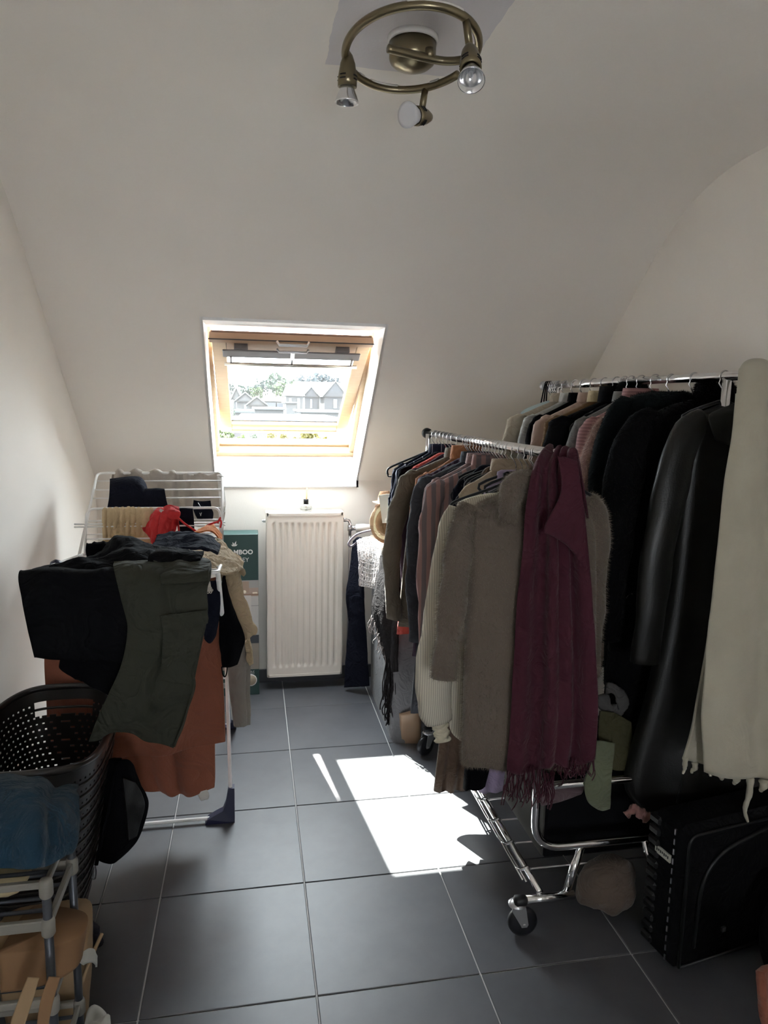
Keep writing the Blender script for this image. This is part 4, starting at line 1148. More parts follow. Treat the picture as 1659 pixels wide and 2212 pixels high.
# cream blanket scarf
M_CREAMW = C('cream_wool', (.37, .345, .275), var=.10, sheen=.2, crease=.15, cscale=9)
M_CREAMW.node_tree.nodes['Principled BSDF'].inputs['Roughness'].default_value = 1
bl = thing('blanket_scarf', 'cream fringed wool blanket scarf over the near end of rear rail', 'scarf', (RB_X, 1.60, 0))
rows = lr([(1600, 900, 1720, 880, 1.72), (1594, 830, 1740, 800, 1.68), (1600, 792, 1760, 765, 1.62), (1596, 860, 1770, 830, 1.585), (1575, 1000, 1780, 1000, 1.56), (1552, 1200, 1790, 1200, 1.55), (1532, 1400, 1800, 1400, 1.545), (1520, 1540, 1805, 1560, 1.54), (1524, 1668, 1810, 1705, 1.54)], 6)
sheet('panel', M_CREAMW, rows, .008, 60, 60, .004, .10, 12, bl, fold=(3, .014, 1.1, .5))
rows = lr([(1590, 850, 1640, 900, 1.66), (1580, 980, 1600, 980, 1.615), (1560, 1150, 1580, 1150, 1.60), (1532, 1350, 1570, 1350, 1.595), (1500, 1540, 1560, 1540, 1.595), (1476, 1640, 1565, 1660, 1.595)], 4)
sheet('inner_fold', M_CREAMW, rows, .008, 40, 20, .003, .08, 13, bl)
def tassels(pts, m, parent, seed, name='tassel'):
    r_ = np.random.RandomState(seed)
    for (a, b, Y_, L_, w_) in pts:
        o = K(a, b, Y_); P = smooth_path([o+np.array([0, 0, .012]), o+np.array([r_.randn()*.004, 0, -L_*.3]), o+np.array([r_.randn()*.006, .004, -L_*.7]), o+np.array([r_.randn()*.004, 0, -L_])], 12)
        MB().tube(P, w_*np.linspace(1, .35, 12)*(1+.12*np.sin(np.arange(12)*2.2)), 8).build(name, m, parent)
tassels([(1480, 1645, 1.595, .035, .008), (1500, 1655, 1.595, .02, .009), (1536, 1655, 1.595, .03, .010), (1560, 1668, 1.57, .022, .012), (1590, 1680, 1.545, .018, .012), (1620, 1690, 1.54, .115, .010), (1648, 1695, 1.54, .02, .012), (1670, 1697, 1.54, .03, .012)], M_CREAMW, bl, 4)

# ------------------------------------------------------------------ drying rack
dr = thing('drying_rack', 'white wire drying rack with navy feet loaded with laundry on the left', 'drying rack', (-.35, 2.4, 0))
XD0, XD1 = -.600, -.096
WR = .0055
def wire(pts, r=.0035, n=8, sm=None):
    return MB().tube(pts if sm is None else smooth_path(pts, sm), r, n)
P = [np.array(p) for p in ((-.088, 1.98, 1.06), (-.088, 2.486, .03))]
# U shaped leg pair: near deck edge down to the far foot bar
MB().tube(bent([(-.112, 2.66, .985), (-.088, 2.482, .016), (-.60, 2.482, .016), (-.588, 2.66, .985)], .03), .0068, 12).build('leg_frame', M_WHITEM, dr)
MB().tube(bent([(-.096, 1.96, 1.068), (-.098, 3.25, .016), (-.60, 3.25, .016), (-.60, 1.96, 1.068)], .03), .0068, 12).build('leg_frame', M_WHITEM, dr)
def foot(x, sx, y, dy, dz):
    # curved corner gusset hugging the tube
    d = np.array([0, dy, dz]); d = d/np.linalg.norm(d)
    o = np.array([x, y, .0])
    prof = []
    A = o+np.array([-sx*.012, 0, 0]); 
    outer = [o+np.array([sx*.012, 0, 0.0]), o+np.array([sx*.012, 0, 0])+d*.125]
    inner = [o+np.array([-sx*.010, 0, 0])+d*.125, o+np.array([-sx*.020, 0, 0])+d*.07, o+np.array([-sx*.030, 0, 0])+d*.045, o+np.array([-sx*.055, 0, 0])+d*.034, o+np.array([-sx*.085, 0, .020]), o+np.array([-sx*.095, 0, 0])]
    pr = outer+inner; n = len(pr); h = np.array([0, .016, 0])
    MB().add([p-h for p in pr]+[p+h for p in pr], [tuple(range(n)), tuple(range(2*n-1, n-1, -1))]+[(i, (i+1) % n, n+(i+1) % n, n+i) for i in range(n)], False).build('foot', M_NAVYP, dr)
foot(-.088, 1, 2.482, .175, .97); foot(-.60, -1, 2.482, .175, .97)
foot(-.098, 1, 3.25, -1.29, 1.05); foot(-.60, -1, 3.25, -1.29, 1.05)
MB().lathe((-.602, 2.30, 1.005), (0, -.3, 1), [(.010, 0), (.016, .006), (.019, .02), (.016, .034), (.004, .042)], 18).build('joint_cap', M_NAVYP, dr)
MB().cyl((-.602, 2.30, .985), (-.602, 2.30, 1.015), .008, 10).build('joint_pin', M_WHITEM, dr)
# deck between near edge and hinge
ND, HZ = np.array([0, 1.945, 1.075]), np.array([0, 2.62, .990])
def dk(x, f_):
    p = ND*(1-f_)+HZ*f_; return np.array([x, p[1], p[2]])
MB().tube(bent([dk(XD0, 1), dk(XD0, 0), dk(XD1, 0), dk(XD1, 1), dk(XD0, 1)], .035), WR, 10).build('deck_frame', M_WHITEM, dr)
for k_ in range(1, 9):
    MB().cyl(dk(XD0, k_/9), dk(XD1, k_/9), .003, 8).build('wire', M_WHITEM, dr)
# raised far wing
WT, WB = np.array([0, 3.13, 1.232]), np.array([0, 2.56, .962])
def wg(x, f_):
    p = WB*(1-f_)+WT*f_; return np.array([x, p[1], p[2]])
xl_, xr_ = -.640, -.128
MB().tube(bent([wg(xl_+.035, 0), wg(xl_, 1), wg(xr_, 1), wg(xr_+.018, 0)], .03), WR, 10).build('wing_frame', M_WHITEM, dr)
for f_ in (.0, .30, .44, .57, .69, .79, .90):
    MB().cyl(wg(xl_+.03*(1-f_), f_), wg(xr_+.016*(1-f_), f_), .003, 8).build('wire', M_WHITEM, dr)
# second panel standing in front of the wing
ST, SB_ = np.array([0, 2.66, 1.15]), np.array([0, 2.60, .995])
def sg(x, f_):
    p = SB_*(1-f_)+ST*f_; return np.array([x, p[1], p[2]])
MB().tube(bent([sg(-.585, 0), sg(-.585, 1), sg(-.118, 1), sg(-.118, 0)], .03), .0045, 10).build('panel_frame', M_WHITEM, dr)
for f_ in (.0, .33, .60, .66):
    MB().cyl(sg(-.585 if f_ < .6 else -.625, f_), sg(-.118 if f_ < .6 else -.10, f_), .003, 8).build('wire', M_WHITEM, dr)
MB().cyl((-.098, 1.96, 1.05), (-.100, 2.60, .99), .004, 8).build('side_bar', M_WHITEM, dr)

GL = 'laundry on the drying rack'
def lay(name, label, cat, m, rows, **kw):
    o = px_sheet(name, m, rows, **kw)
    return tag(o, label, cat, GL)
M_BLKJ = C('black_jeans', (.0045, .0045, .0055), bump=.4, crease=.9, cscale=9); M_OLIVE = C('olive_cotton', (.036, .037, .027), bump=.4, crease=1.0, cscale=8); M_TERRA = C('terracotta_towel', (.30, .105, .062), sheen=.2, bump=.8, bscale=260, trans=.12, crease=.7, cscale=7)
M_CREAM = C('cream_cotton', (.56, .44, .29), trans=.22, crease=.9, cscale=22); M_JEAN = C('dark_jean', (.008, .010, .020), bump=.4); M_SHEET = C('greige_sheet', (.50, .455, .40), trans=.25); M_KNIT = C('beige_cable_knit', (.60, .46, .28), bump=.9, bscale=90, trans=.1)
M_RED = C('red_cotton', (.62, .045, .05), trans=.2); M_ORANGE = C('orange_cotton', (.72, .26, .09), trans=.15); M_GREYT = C('grey_trousers', (.22, .20, .175)); M_LILAC = C('lilac_cotton', (.42, .30, .46))
# black jeans over the near bar
def rows_from(tbl, n=5):
    return [[tuple(np.array(a)+(np.array(b)-np.array(a))*k_/(n-1)) for k_ in range(n)] for a, b in tbl]
lay('trousers', 'black jeans folded over the near left end of the drying rack', 'trousers', M_BLKJ,
    rows_from([((120, 1222, 2.25), (330, 1215, 2.2)), ((60, 1236, 2.02), (300, 1232, 2.02)), ((40, 1241, 1.93), (290, 1241, 1.93)), ((46, 1290, 1.915), (300, 1290, 1.91)), ((58, 1360, 1.915), (310, 1370, 1.91)), ((72, 1421, 1.92), (300, 1430, 1.91))]), thick=.012, amp=0.0060, scale=.12, seed=11, fold=(2, .006, .3))
lay('trousers', 'black trousers with a slanting leg hanging behind the olive cargo shorts', 'trousers', M_BLACK,
    rows_from([((180, 1245, 1.965), (300, 1245, 1.965)), ((150, 1330, 1.955), (310, 1330, 1.95)), ((132, 1420, 1.955), (310, 1420, 1.95)), ((136, 1446, 1.955), (300, 1480, 1.95)), ((190, 1470, 1.955), (270, 1520, 1.95))]), thick=.010, amp=0.0060, scale=.1, seed=12)
# olive cargo shorts: waist lies on the deck, legs hang
sh = thing('cargo_shorts', 'olive green cargo shorts draped over the near bar of the drying rack', 'shorts', (-.25, 1.9, 0), GL)
R_ = rows_from([((250, 1215, 2.12), (400, 1195, 2.20)), ((246, 1216, 2.02), (450, 1212, 2.06)), ((247, 1232, 1.93), (456, 1238, 1.93)), ((262, 1290, 1.893), (447, 1275, 1.89)), ((275, 1360, 1.885), (448, 1330, 1.88)), ((262, 1440, 1.88), (430, 1420, 1.88)), ((232, 1520, 1.875), (418, 1490, 1.875)), ((192, 1605, 1.87), (402, 1560, 1.875))], 6)
R_[-1] = [(192, 1606, 1.87), (215, 1596, 1.87), (246, 1578, 1.872), (300, 1592, 1.875), (345, 1606, 1.875), (374, 1618, 1.875)]
R_[-2] = [(215, 1545, 1.873), (245, 1535, 1.872), (280, 1530, 1.872), (325, 1545, 1.872), (365, 1555, 1.872), (400, 1560, 1.875)]
px_sheet('front', M_OLIVE, R_, thick=.008, nv=80, nu=60, amp=0.0083, scale=.085, seed=21, parent=sh, fold=(2.2, .007, .9))
px_sheet('pocket_flap', M_OLIVE, rows_from([((345, 1330, 1.868), (446, 1318, 1.868)), ((350, 1350, 1.862), (450, 1335, 1.86)), ((352, 1366, 1.862), (449, 1346, 1.86))], 4), thick=.006, nv=16, nu=24, amp=0.0030, scale=.05, seed=22, parent=sh)
px_sheet('pocket', M_OLIVE, rows_from([((352, 1345, 1.868), (444, 1335, 1.868)), ((350, 1420, 1.863), (428, 1410, 1.863)), ((346, 1470, 1.866), (412, 1480, 1.866))], 4), thick=.005, nv=24, nu=24, amp=0.0045, scale=.06, seed=23, parent=sh)
px_sheet('waistband', M_OLIVE, rows_from([((330, 1210, 2.00), (455, 1212, 2.0)), ((345, 1246, 1.905), (452, 1236, 1.905)), ((348, 1262, 1.88), (450, 1258, 1.88))], 4), thick=.006, nv=18, nu=26, amp=0.0045, scale=.05, seed=24, parent=sh)
MB().tube(smooth_path([K(*p) for p in ((410, 1440, 1.866), (420, 1480, 1.862), (405, 1530, 1.862), (392, 1570, 1.865), (376, 1612, 1.868))], 24), .004, 6).build('side_seam', M_OLIVE, sh)
# dark heap on the deck
def heap(name, label, cat, m, outline, thick=.008, **kw):
    return lay(name, label, cat, m, outline, thick=thick, **kw)
heap('trousers', 'black rumpled trousers heaped on top of the drying rack deck', 'trousers', M_BLACK,
     [[(100, 1240, 1.99), (180, 1244, 1.97), (260, 1240, 1.96), (330, 1238, 1.96), (400, 1232, 1.97)], [(104, 1232, 2.03), (180, 1222, 2.03), (260, 1215, 2.02), (330, 1205, 2.02), (410, 1205, 2.04)], [(120, 1224, 2.12), (190, 1203, 2.13), (270, 1178, 2.12), (340, 1186, 2.12), (420, 1196, 2.16)], [(150, 1216, 2.22), (215, 1182, 2.26), (280, 1158, 2.28), (330, 1182, 2.28), (430, 1194, 2.3)], [(190, 1208, 2.34), (230, 1190, 2.38), (290, 1178, 2.40), (340, 1190, 2.4), (430, 1196, 2.4)]], amp=0.0165, scale=.075, seed=31, nv=70, nu=70)
tag(pxtube([(189, 1190, 2.40, .024), (215, 1187, 2.40, .026), (245, 1186, 2.40, .024)], M_BLACK, 'rolled_cloth', None, 1.0, cr=.002)[1], 'black rolled cloth lying behind the black heap on the drying rack', 'cloth', GL)
heap('jeans', 'crumpled dark navy jeans under the orange cloth on the drying rack', 'jeans', M_JEAN,
     [[(330, 1200, 2.16), (370, 1206, 2.15), (410, 1204, 2.15), (450, 1202, 2.16), (470, 1200, 2.18)], [(325, 1180, 2.25), (370, 1176, 2.24), (410, 1176, 2.24), (450, 1180, 2.25), (475, 1186, 2.26)], [(335, 1164, 2.36), (370, 1152, 2.37), (420, 1150, 2.38), (452, 1158, 2.38), (472, 1172, 2.38)], [(345, 1160, 2.46), (375, 1160, 2.46), (420, 1160, 2.46), (450, 1164, 2.46), (468, 1172, 2.46)]], amp=0.0135, scale=.06, seed=33)
heap('cloth', 'small dark band with a button lying over the cargo shorts waist', 'cloth', M_BLACK,
     [[(318, 1216, 1.985), (350, 1214, 1.985), (400, 1212, 1.985), (432, 1206, 1.99)], [(325, 1198, 2.02), (350, 1192, 2.02), (400, 1196, 2.03), (440, 1198, 2.04)], [(350, 1192, 2.10), (370, 1190, 2.10), (400, 1193, 2.11), (430, 1196, 2.12)]], amp=0.0060, scale=.06, seed=34, nv=24, nu=30)
# cream shirt: lying folds on the right of the deck, sleeve hanging outside
cr_ = thing('shirt', 'cream cotton shirt spilling over the right side of the drying rack', 'shirt', (-.05, 2.3, 0), GL)
px_sheet('body', M_CREAM, [[(412, 1196, 2.10), (440, 1212, 2.08), (470, 1230, 2.06), (500, 1236, 2.10), (522, 1226, 2.16)], [(408, 1186, 2.18), (440, 1194, 2.16), (475, 1205, 2.15), (508, 1222, 2.18), (532, 1240, 2.24)], [(425, 1182, 2.28), (450, 1176, 2.28), (480, 1184, 2.27), (512, 1200, 2.28), (534, 1222, 2.32)], [(440, 1178, 2.38), (462, 1170, 2.39), (480, 1172, 2.38), (505, 1188, 2.38), (522, 1206, 2.40)]], thick=.008, amp=0.0150, scale=.055, seed=41, nv=54, nu=54, parent=cr_)
px_sheet('sleeve', M_CREAM, [[(478, 1232, 2.26), (492, 1228, 2.24), (506, 1232, 2.24), (514, 1240, 2.28)], [(490, 1280, 2.28), (502, 1275, 2.25), (516, 1278, 2.25), (522, 1282, 2.28)], [(508, 1335, 2.29), (518, 1328, 2.26), (530, 1326, 2.26), (536, 1328, 2.29)], [(522, 1370, 2.30), (530, 1364, 2.275), (542, 1356, 2.275), (551, 1358, 2.30)], [(527, 1388, 2.30), (532, 1382, 2.28), (540, 1374, 2.28), (546, 1368, 2.30)]], thick=.014, amp=0.0075, scale=.035, seed=42, nv=60, nu=30, parent=cr_, aniso=(1, 1, .6))
px_sheet('cuff', M_CREAM, [[(528, 1380, 2.33), (538, 1378, 2.32)], [(534, 1410, 2.33), (543, 1405, 2.32)], [(534, 1424, 2.33), (546, 1420, 2.32)], [(542, 1436, 2.33), (547, 1434, 2.32)]], thick=.010, amp=0.0045, scale=.03, seed=43, nv=24, nu=10, parent=cr_)
# terracotta towels under the deck
tw = lay('towel', 'large terracotta towel hanging below the drying rack behind the olive shorts', 'towel', M_TERRA,
    [[(100, 1270, 2.380), (190, 1270, 2.370), (300, 1268, 2.370), (390, 1262, 2.360), (472, 1245, 2.340)], [(98, 1360, 2.380), (190, 1360, 2.360), (300, 1360, 2.370), (390, 1360, 2.350), (476, 1360, 2.340)], [(95, 1440, 2.380), (190, 1470, 2.360), (300, 1480, 2.370), (400, 1480, 2.350), (482, 1470, 2.340)], [(100, 1530, 2.380), (180, 1550, 2.370), (300, 1580, 2.370), (400, 1570, 2.350), (486, 1560, 2.340)], [(100, 1620, 2.380), (170, 1640, 2.370), (270, 1636, 2.370), (390, 1622, 2.360), (487, 1600, 2.340)]], thick=.008, amp=0.0045, scale=.16, seed=51, nv=60, nu=60, fold=(2.5, .012, .4))
tw2 = thing('towel', 'second terracotta towel hanging lower with a white care tag at its corner', 'towel', (-.25, 2.2 , 0), GL)
px_sheet('cloth', M_TERRA, [[(150, 1290, 2.430), (250, 1290, 2.430), (350, 1280, 2.430), (462, 1270, 2.410)], [(160, 1450, 2.440), (260, 1450, 2.430), (360, 1450, 2.430), (463, 1450, 2.410)], [(200, 1600, 2.440), (290, 1600, 2.425), (380, 1600, 2.430), (463, 1600, 2.410)], [(255, 1660, 2.440), (320, 1690, 2.425), (390, 1690, 2.430), (463, 1680, 2.410)], [(280, 1690, 2.440), (340, 1712, 2.425), (400, 1718, 2.430), (461, 1704, 2.410)]], thick=.008, amp=0.0045, scale=.16, seed=52, nv=60, nu=50, fold=(3.2, .014, 1.2), parent=tw2)
px_sheet('care_tag', mat('tag_white', (.62, .60, .56), .6), [[(425, 1712, 2.415), (447, 1706, 2.415)], [(430, 1722, 2.412), (452, 1716, 2.412)], [(434, 1730, 2.410), (450, 1726, 2.412)]], thick=.001, nv=8, nu=8, amp=0.0015, scale=.03, seed=53, parent=tw2)
# things hanging on the right side
lay('bra_top', 'black bra top hanging beside the cargo shorts', 'top', M_NAVY, [[(446, 1255, 2.04), (462, 1255, 2.05), (468, 1250, 2.06)], [(441, 1300, 2.02), (460, 1300, 2.02), (473, 1308, 2.03)], [(440, 1345, 2.02), (458, 1350, 2.02), (468, 1350, 2.03)], [(442, 1378, 2.02), (452, 1388, 2.02), (462, 1372, 2.03)]], thick=.008, amp=0.0045, scale=.06, seed=61, nv=30, nu=20)
lay('top', 'black top with a strap hanging from the right side of the drying rack', 'top', M_BLACK, [[(481, 1246, 2.2), (484, 1244, 2.2), (487, 1246, 2.2)], [(480, 1285, 2.2), (486, 1285, 2.19), (492, 1290, 2.2)], [(478, 1330, 2.2), (495, 1330, 2.18), (512, 1345, 2.2)], [(478, 1375, 2.2), (500, 1375, 2.18), (526, 1380, 2.2)], [(480, 1415, 2.2), (500, 1410, 2.18), (520, 1402, 2.2)], [(484, 1440, 2.2), (494, 1438, 2.19), (510, 1432, 2.2)]], thick=.010, amp=0.0060, scale=.07, seed=62, nv=40, nu=24)
MB_ = MB().tube(smooth_path([K(479, 1440, 2.2), K(481, 1456, 2.2), K(486, 1462, 2.2), K(490, 1452, 2.2), K(491, 1436, 2.2)], 16), .0022, 6).build('strap_loop', M_BLACK, None); tag(MB_, 'thin black strap loop dangling under the black strappy top', 'strap', GL)
lay('cloth', 'lilac scrap of cloth hanging between black top and cream sleeve', 'cloth', M_LILAC, [[(484, 1256, 2.24), (490, 1262, 2.24)], [(485, 1285, 2.24), (496, 1288, 2.24)], [(485, 1300, 2.24), (495, 1292, 2.24)]], thick=.004, amp=0.0030, scale=.05, seed=63, nv=14, nu=10)
lay('trousers', 'pair of grey trousers whose leg hangs near the bamboo carton', 'trousers', M_GREYT, [[(494, 1380, 2.45), (515, 1380, 2.44), (532, 1390, 2.45)], [(492, 1440, 2.45), (515, 1440, 2.43), (536, 1440, 2.45)], [(497, 1500, 2.45), (517, 1500, 2.43), (537, 1500, 2.45)], [(503, 1550, 2.45), (520, 1552, 2.43), (538, 1548, 2.45)], [(507, 1569, 2.45), (522, 1568, 2.43), (538, 1563, 2.45)]], thick=.022, amp=0.0060, scale=.08, seed=64, nv=40, nu=20, fold=(1.5, .006, 0))
q = MB()
for a, b in ((0, 0), (.007, 0), (.0035, .006), (-.0035, .006), (-.007, 0), (-.0035, -.006), (.0035, -.006)):
    o = K(452, 1275, 1.985); q.tube([o+np.array([a+.003*math.cos(t), 0, b+.003*math.sin(t)]) for t in np.linspace(0, 2*math.pi, 10)[:-1]], .0012, 5, closed=True)
q.grid(np.array([[K(450, 1256, 1.99), K(454, 1256, 1.99)], [K(446, 1270, 1.988), K(456, 1268, 1.988)], [K(446, 1278, 1.988), K(459, 1278, 1.988)]]), .002)
o = q.build('crochet_trim', C('crochet_white', (.62, .55, .47)), None); o['kind'] = 'stuff'; tag(o, 'white crochet flower trim peeping out beside the cargo shorts', 'trim', GL)
# on the far wing and second panel
lay('bed_sheet', 'greige sheet hanging over the far top of the drying rack', 'sheet', M_SHEET, [[(243, 1022, 3.16), (300, 1022, 3.17), (360, 1024, 3.17), (420, 1026, 3.17), (482, 1030, 3.16)], [(243, 1020, 3.13), (300, 1021, 3.13), (360, 1023, 3.13), (420, 1025, 3.13), (482, 1028, 3.13)], [(240, 1050, 3.14), (300, 1052, 3.145), (360, 1054, 3.14), (420, 1056, 3.145), (483, 1060, 3.14)], [(240, 1090, 3.15), (300, 1092, 3.155), (360, 1094, 3.15), (420, 1096, 3.155), (486, 1105, 3.15)], [(240, 1130, 3.16), (300, 1134, 3.165), (360, 1136, 3.16), (420, 1136, 3.165), (480, 1136, 3.16)]], thick=.004, amp=0.0060, scale=.09, seed=71, nv=40, nu=80, fold=(7, .010, .2, .7))
lay('trousers', 'navy folded trousers lying over the wires of the raised wing', 'trousers', M_NAVY, [[(238, 1038, 3.05), (270, 1034, 3.05), (300, 1034, 3.05), (312, 1046, 3.05)], [(238, 1050, 2.985), (270, 1045, 2.98), (300, 1046, 2.98), (316, 1060, 2.985)], [(236, 1075, 2.945), (270, 1075, 2.94), (310, 1075, 2.94), (320, 1078, 2.945)], [(232, 1099, 2.93), (270, 1099, 2.925), (310, 1100, 2.925), (322, 1100, 2.93)]], thick=.008, amp=0.0045, scale=.1, seed=72, nv=30, nu=30)
lay('shorts', 'navy shorts over a wire right of the navy trousers', 'shorts', M_NAVY, [[(318, 1060, 2.93), (335, 1059, 2.93), (354, 1060, 2.93)], [(313, 1062, 2.90), (335, 1061, 2.90), (356, 1062, 2.90)], [(312, 1082, 2.885), (335, 1082, 2.88), (360, 1082, 2.885)], [(312, 1099, 2.88), (335, 1100, 2.875), (364, 1099, 2.88)]], thick=.008, amp=0.0045, scale=.1, seed=73, nv=24, nu=24)
kt = lay('knitted_cloth', 'beige cable knit cloth hanging on the small upright panel of the rack', 'cloth', M_KNIT, [[(222, 1102, 2.665), (255, 1101, 2.665), (290, 1102, 2.665), (330, 1102, 2.665)], [(222, 1101, 2.65), (255, 1100, 2.65), (290, 1101, 2.65), (330, 1101, 2.65)], [(222, 1130, 2.64), (255, 1130, 2.638), (290, 1130, 2.64), (330, 1130, 2.64)], [(224, 1178, 2.625), (255, 1178, 2.625), (290, 1176, 2.625), (330, 1176, 2.625)]], thick=.007, amp=0.0033, scale=.02, seed=74, nv=60, nu=60, fold=(9, .002, 0, 1))
rd_ = thing('camisole', 'red camisole with thin straps bunched on the drying rack panel', 'top', (-.3, 2.6, 0), GL)
px_sheet('body', M_RED, [[(344, 1102, 2.65), (354, 1100, 2.64), (366, 1097, 2.64), (384, 1100, 2.65)], [(332, 1114, 2.625), (350, 1113, 2.605), (366, 1112, 2.60), (385, 1114, 2.62)], [(314, 1136, 2.60), (338, 1138, 2.575), (364, 1138, 2.57), (384, 1134, 2.59)], [(308, 1143, 2.59), (336, 1150, 2.565), (362, 1150, 2.56), (378, 1148, 2.57)], [(322, 1160, 2.565), (338, 1166, 2.55), (352, 1164, 2.55), (370, 1156, 2.56)], [(335, 1186, 2.53), (340, 1186, 2.53), (346, 1182, 2.53), (362, 1168, 2.545)]], thick=.006, amp=0.0165, scale=.045, seed=75, nv=70, nu=60, parent=rd_, aniso=(1.8, 1, .6))
px_sheet('ruffle', M_RED, [[(356, 1098, 2.63), (368, 1093, 2.62), (384, 1098, 2.625)], [(358, 1108, 2.60), (370, 1106, 2.585), (386, 1108, 2.60)], [(360, 1122, 2.59), (372, 1122, 2.575), (384, 1122, 2.59)]], thick=.006, amp=0.0090, scale=.03, seed=76, nv=24, nu=24, parent=rd_)
for pts in ([(384, 1118, 2.60), (400, 1132, 2.59), (415, 1142, 2.58), (425, 1148, 2.57)], [(384, 1104, 2.62), (384, 1125, 2.60), (386, 1148, 2.58), (380, 1152, 2.57)], [(446, 1136, 2.56), (460, 1130, 2.56), (472, 1126, 2.56), (476, 1118, 2.57)], [(470, 1130, 2.56), (474, 1122, 2.56), (478, 1128, 2.56), (476, 1140, 2.555)]):
    MB().tube(smooth_path([K(*p) for p in pts], 14), .0038, 6).build('strap', M_RED, rd_)
q = px_sheet('label', mat('tag_white', (.62, .60, .56), .6), [[(346, 1098, 2.60), (356, 1104, 2.595)], [(344, 1104, 2.595), (354, 1112, 2.59)]], thick=.001, nv=6, nu=6, amp=0.0008, parent=rd_)
lay('top', 'navy top hanging right of the red camisole on the rack panel', 'top', M_NAVY, [[(385, 1101, 2.66), (400, 1101, 2.66), (416, 1102, 2.66)], [(385, 1104, 2.645), (400, 1103, 2.645), (417, 1104, 2.645)], [(386, 1125, 2.64), (400, 1125, 2.64), (419, 1125, 2.64)], [(388, 1150, 2.635), (402, 1150, 2.635), (420, 1150, 2.635)]], thick=.007, amp=0.0045, scale=.08, seed=77, nv=24, nu=20)
bk = thing('swim_top', 'small black top with white logo marks hanging at the right of the raised wing', 'top', (-.16, 2.85, 0), GL)
px_sheet('cloth', M_NAVY, [[(418, 1081, 2.86), (430, 1083, 2.86), (445, 1083, 2.86), (455, 1082, 2.86)], [(417, 1095, 2.84), (430, 1102, 2.83), (445, 1100, 2.83), (457, 1098, 2.84)], [(422, 1112, 2.83), (432, 1116, 2.82), (448, 1118, 2.82), (461, 1108, 2.83)], [(426, 1120, 2.82), (435, 1121, 2.815), (448, 1123, 2.815), (460, 1120, 2.82)]], thick=.006, amp=0.0030, scale=.06, seed=78, nv=24, nu=24, parent=bk)
for a, b in (((428, 1086), (433, 1094)), ((431, 1107), (434, 1114)), ((436, 1106), (433, 1114))):
    MB().cyl(K(a[0], a[1], 2.826), K(b[0], b[1], 2.812), .0012, 5).build('logo_mark', M_PW, bk)
lay('cloth', 'bright orange cloth crumpled at the right of the rack deck', 'cloth', M_ORANGE, [[(402, 1152, 2.50), (430, 1150, 2.49), (455, 1152, 2.48), (474, 1166, 2.47)], [(398, 1148, 2.54), (430, 1144, 2.53), (455, 1140, 2.52), (480, 1162, 2.50)], [(420, 1146, 2.58), (436, 1140, 2.57), (460, 1132, 2.56), (470, 1145, 2.55)], [(430, 1144, 2.60), (442, 1138, 2.60), (462, 1130, 2.59), (466, 1138, 2.58)]], thick=.005, amp=0.0090, scale=.05, seed=79, nv=30, nu=30)
lay('cloth', 'white cloth with printed edge hanging over the right corner of the raised wing', 'cloth', C('white_cotton', (.70, .68, .64), trans=.2), [[(468, 1026, 3.10), (476, 1026, 3.10), (483, 1030, 3.10)], [(472, 1060, 3.05), (478, 1060, 3.05), (484, 1062, 3.05)], [(474, 1085, 3.0), (480, 1085, 3.0), (487, 1090, 3.0)], [(476, 1110, 2.97), (480, 1112, 2.97), (486, 1106, 2.97)]], thick=.004, amp=0.0045, scale=.05, seed=80, nv=24, nu=14)

# ------------------------------------------------------------------ laundry basket
bs = thing('laundry_basket', 'dark perforated plastic laundry basket beside the wall below the drying rack', 'basket', (-.596, 2.03, 0))
M_BASK = mat('basket_plastic', (.018, .015, .014), .28, spec=.6)
NA = 170
def oval(z, f_):
    """outline at height fraction f_ (0 bottom .. 1 rim)"""
    a = np.arange(NA)/NA*2*math.pi
    hx, hy = .075+.110*f_**.75, .130+.150*f_**.75
    c, s_ = np.cos(a), np.sin(a); e = .62
    return np.stack([-.596+hx*np.sign(c)*np.abs(c)**e, 2.03+hy*np.sign(s_)*np.abs(s_)**e, np.full(NA, z)], 1)
ZB = .595
nr = 99
Rw = np.array([oval(.0+ZB*i/nr+.0, i/nr) for i in range(nr+1)])
# rim dips between the handles
lift = .03*np.abs(np.sin(np.arange(NA)/NA*2*math.pi))**2
for i in range(nr+1):
    Rw[i, :, 2] += lift*(i/nr)**2
vin = Rw.copy(); cen = Rw.mean(1)[:, None, :]; vin[..., :2] = cen[..., :2]+(Rw[..., :2]-cen[..., :2])*.982
q = MB(); V = np.vstack([Rw.reshape(-1, 3), vin.reshape(-1, 3)]); nV = (nr+1)*NA
fc = []; hole = np.zeros((nr, NA), bool)
for i in range(4, nr-6):
    for j in range(NA):
        if i % 3 == 1 and (j+2*(i//3)) % 3 == 0:
            hole[i, j] = True
for j in range(NA):                                                # hand holes in the short sides
    if NA*.20 <= j <= NA*.30 or NA*.70 <= j <= NA*.80:
        hole[nr-13:nr-6, j] = True
for i in range(nr):
    for j in range(NA):
        k_ = (j+1) % NA
        a, b, c, d = i*NA+j, i*NA+k_, (i+1)*NA+k_, (i+1)*NA+j
        if not hole[i, j]:
            fc.append((a, b, c, d)); fc.append((nV+d, nV+c, nV+b, nV+a))
            if i > 0 and hole[i-1, j]: fc.append((a, nV+a, nV+b, b))
            if i < nr-1 and hole[i+1, j]: fc.append((d, c, nV+c, nV+d))
            if hole[i, (j+1) % NA]: fc.append((b, nV+b, nV+c, c))
            if hole[i, j-1]: fc.append((a, d, nV+d, nV+a))
q.add(V, fc, False); q.build('wall', M_BASK, bs, fix=False)
MB().tube(Rw[-1]*np.array([1, 1, 1]), .010, 10, closed=True).build('rim', M_BASK, bs)
MB().loft([oval(.004, 0), oval(.010, .01)]).build('base', M_BASK, bs)
q = MB()
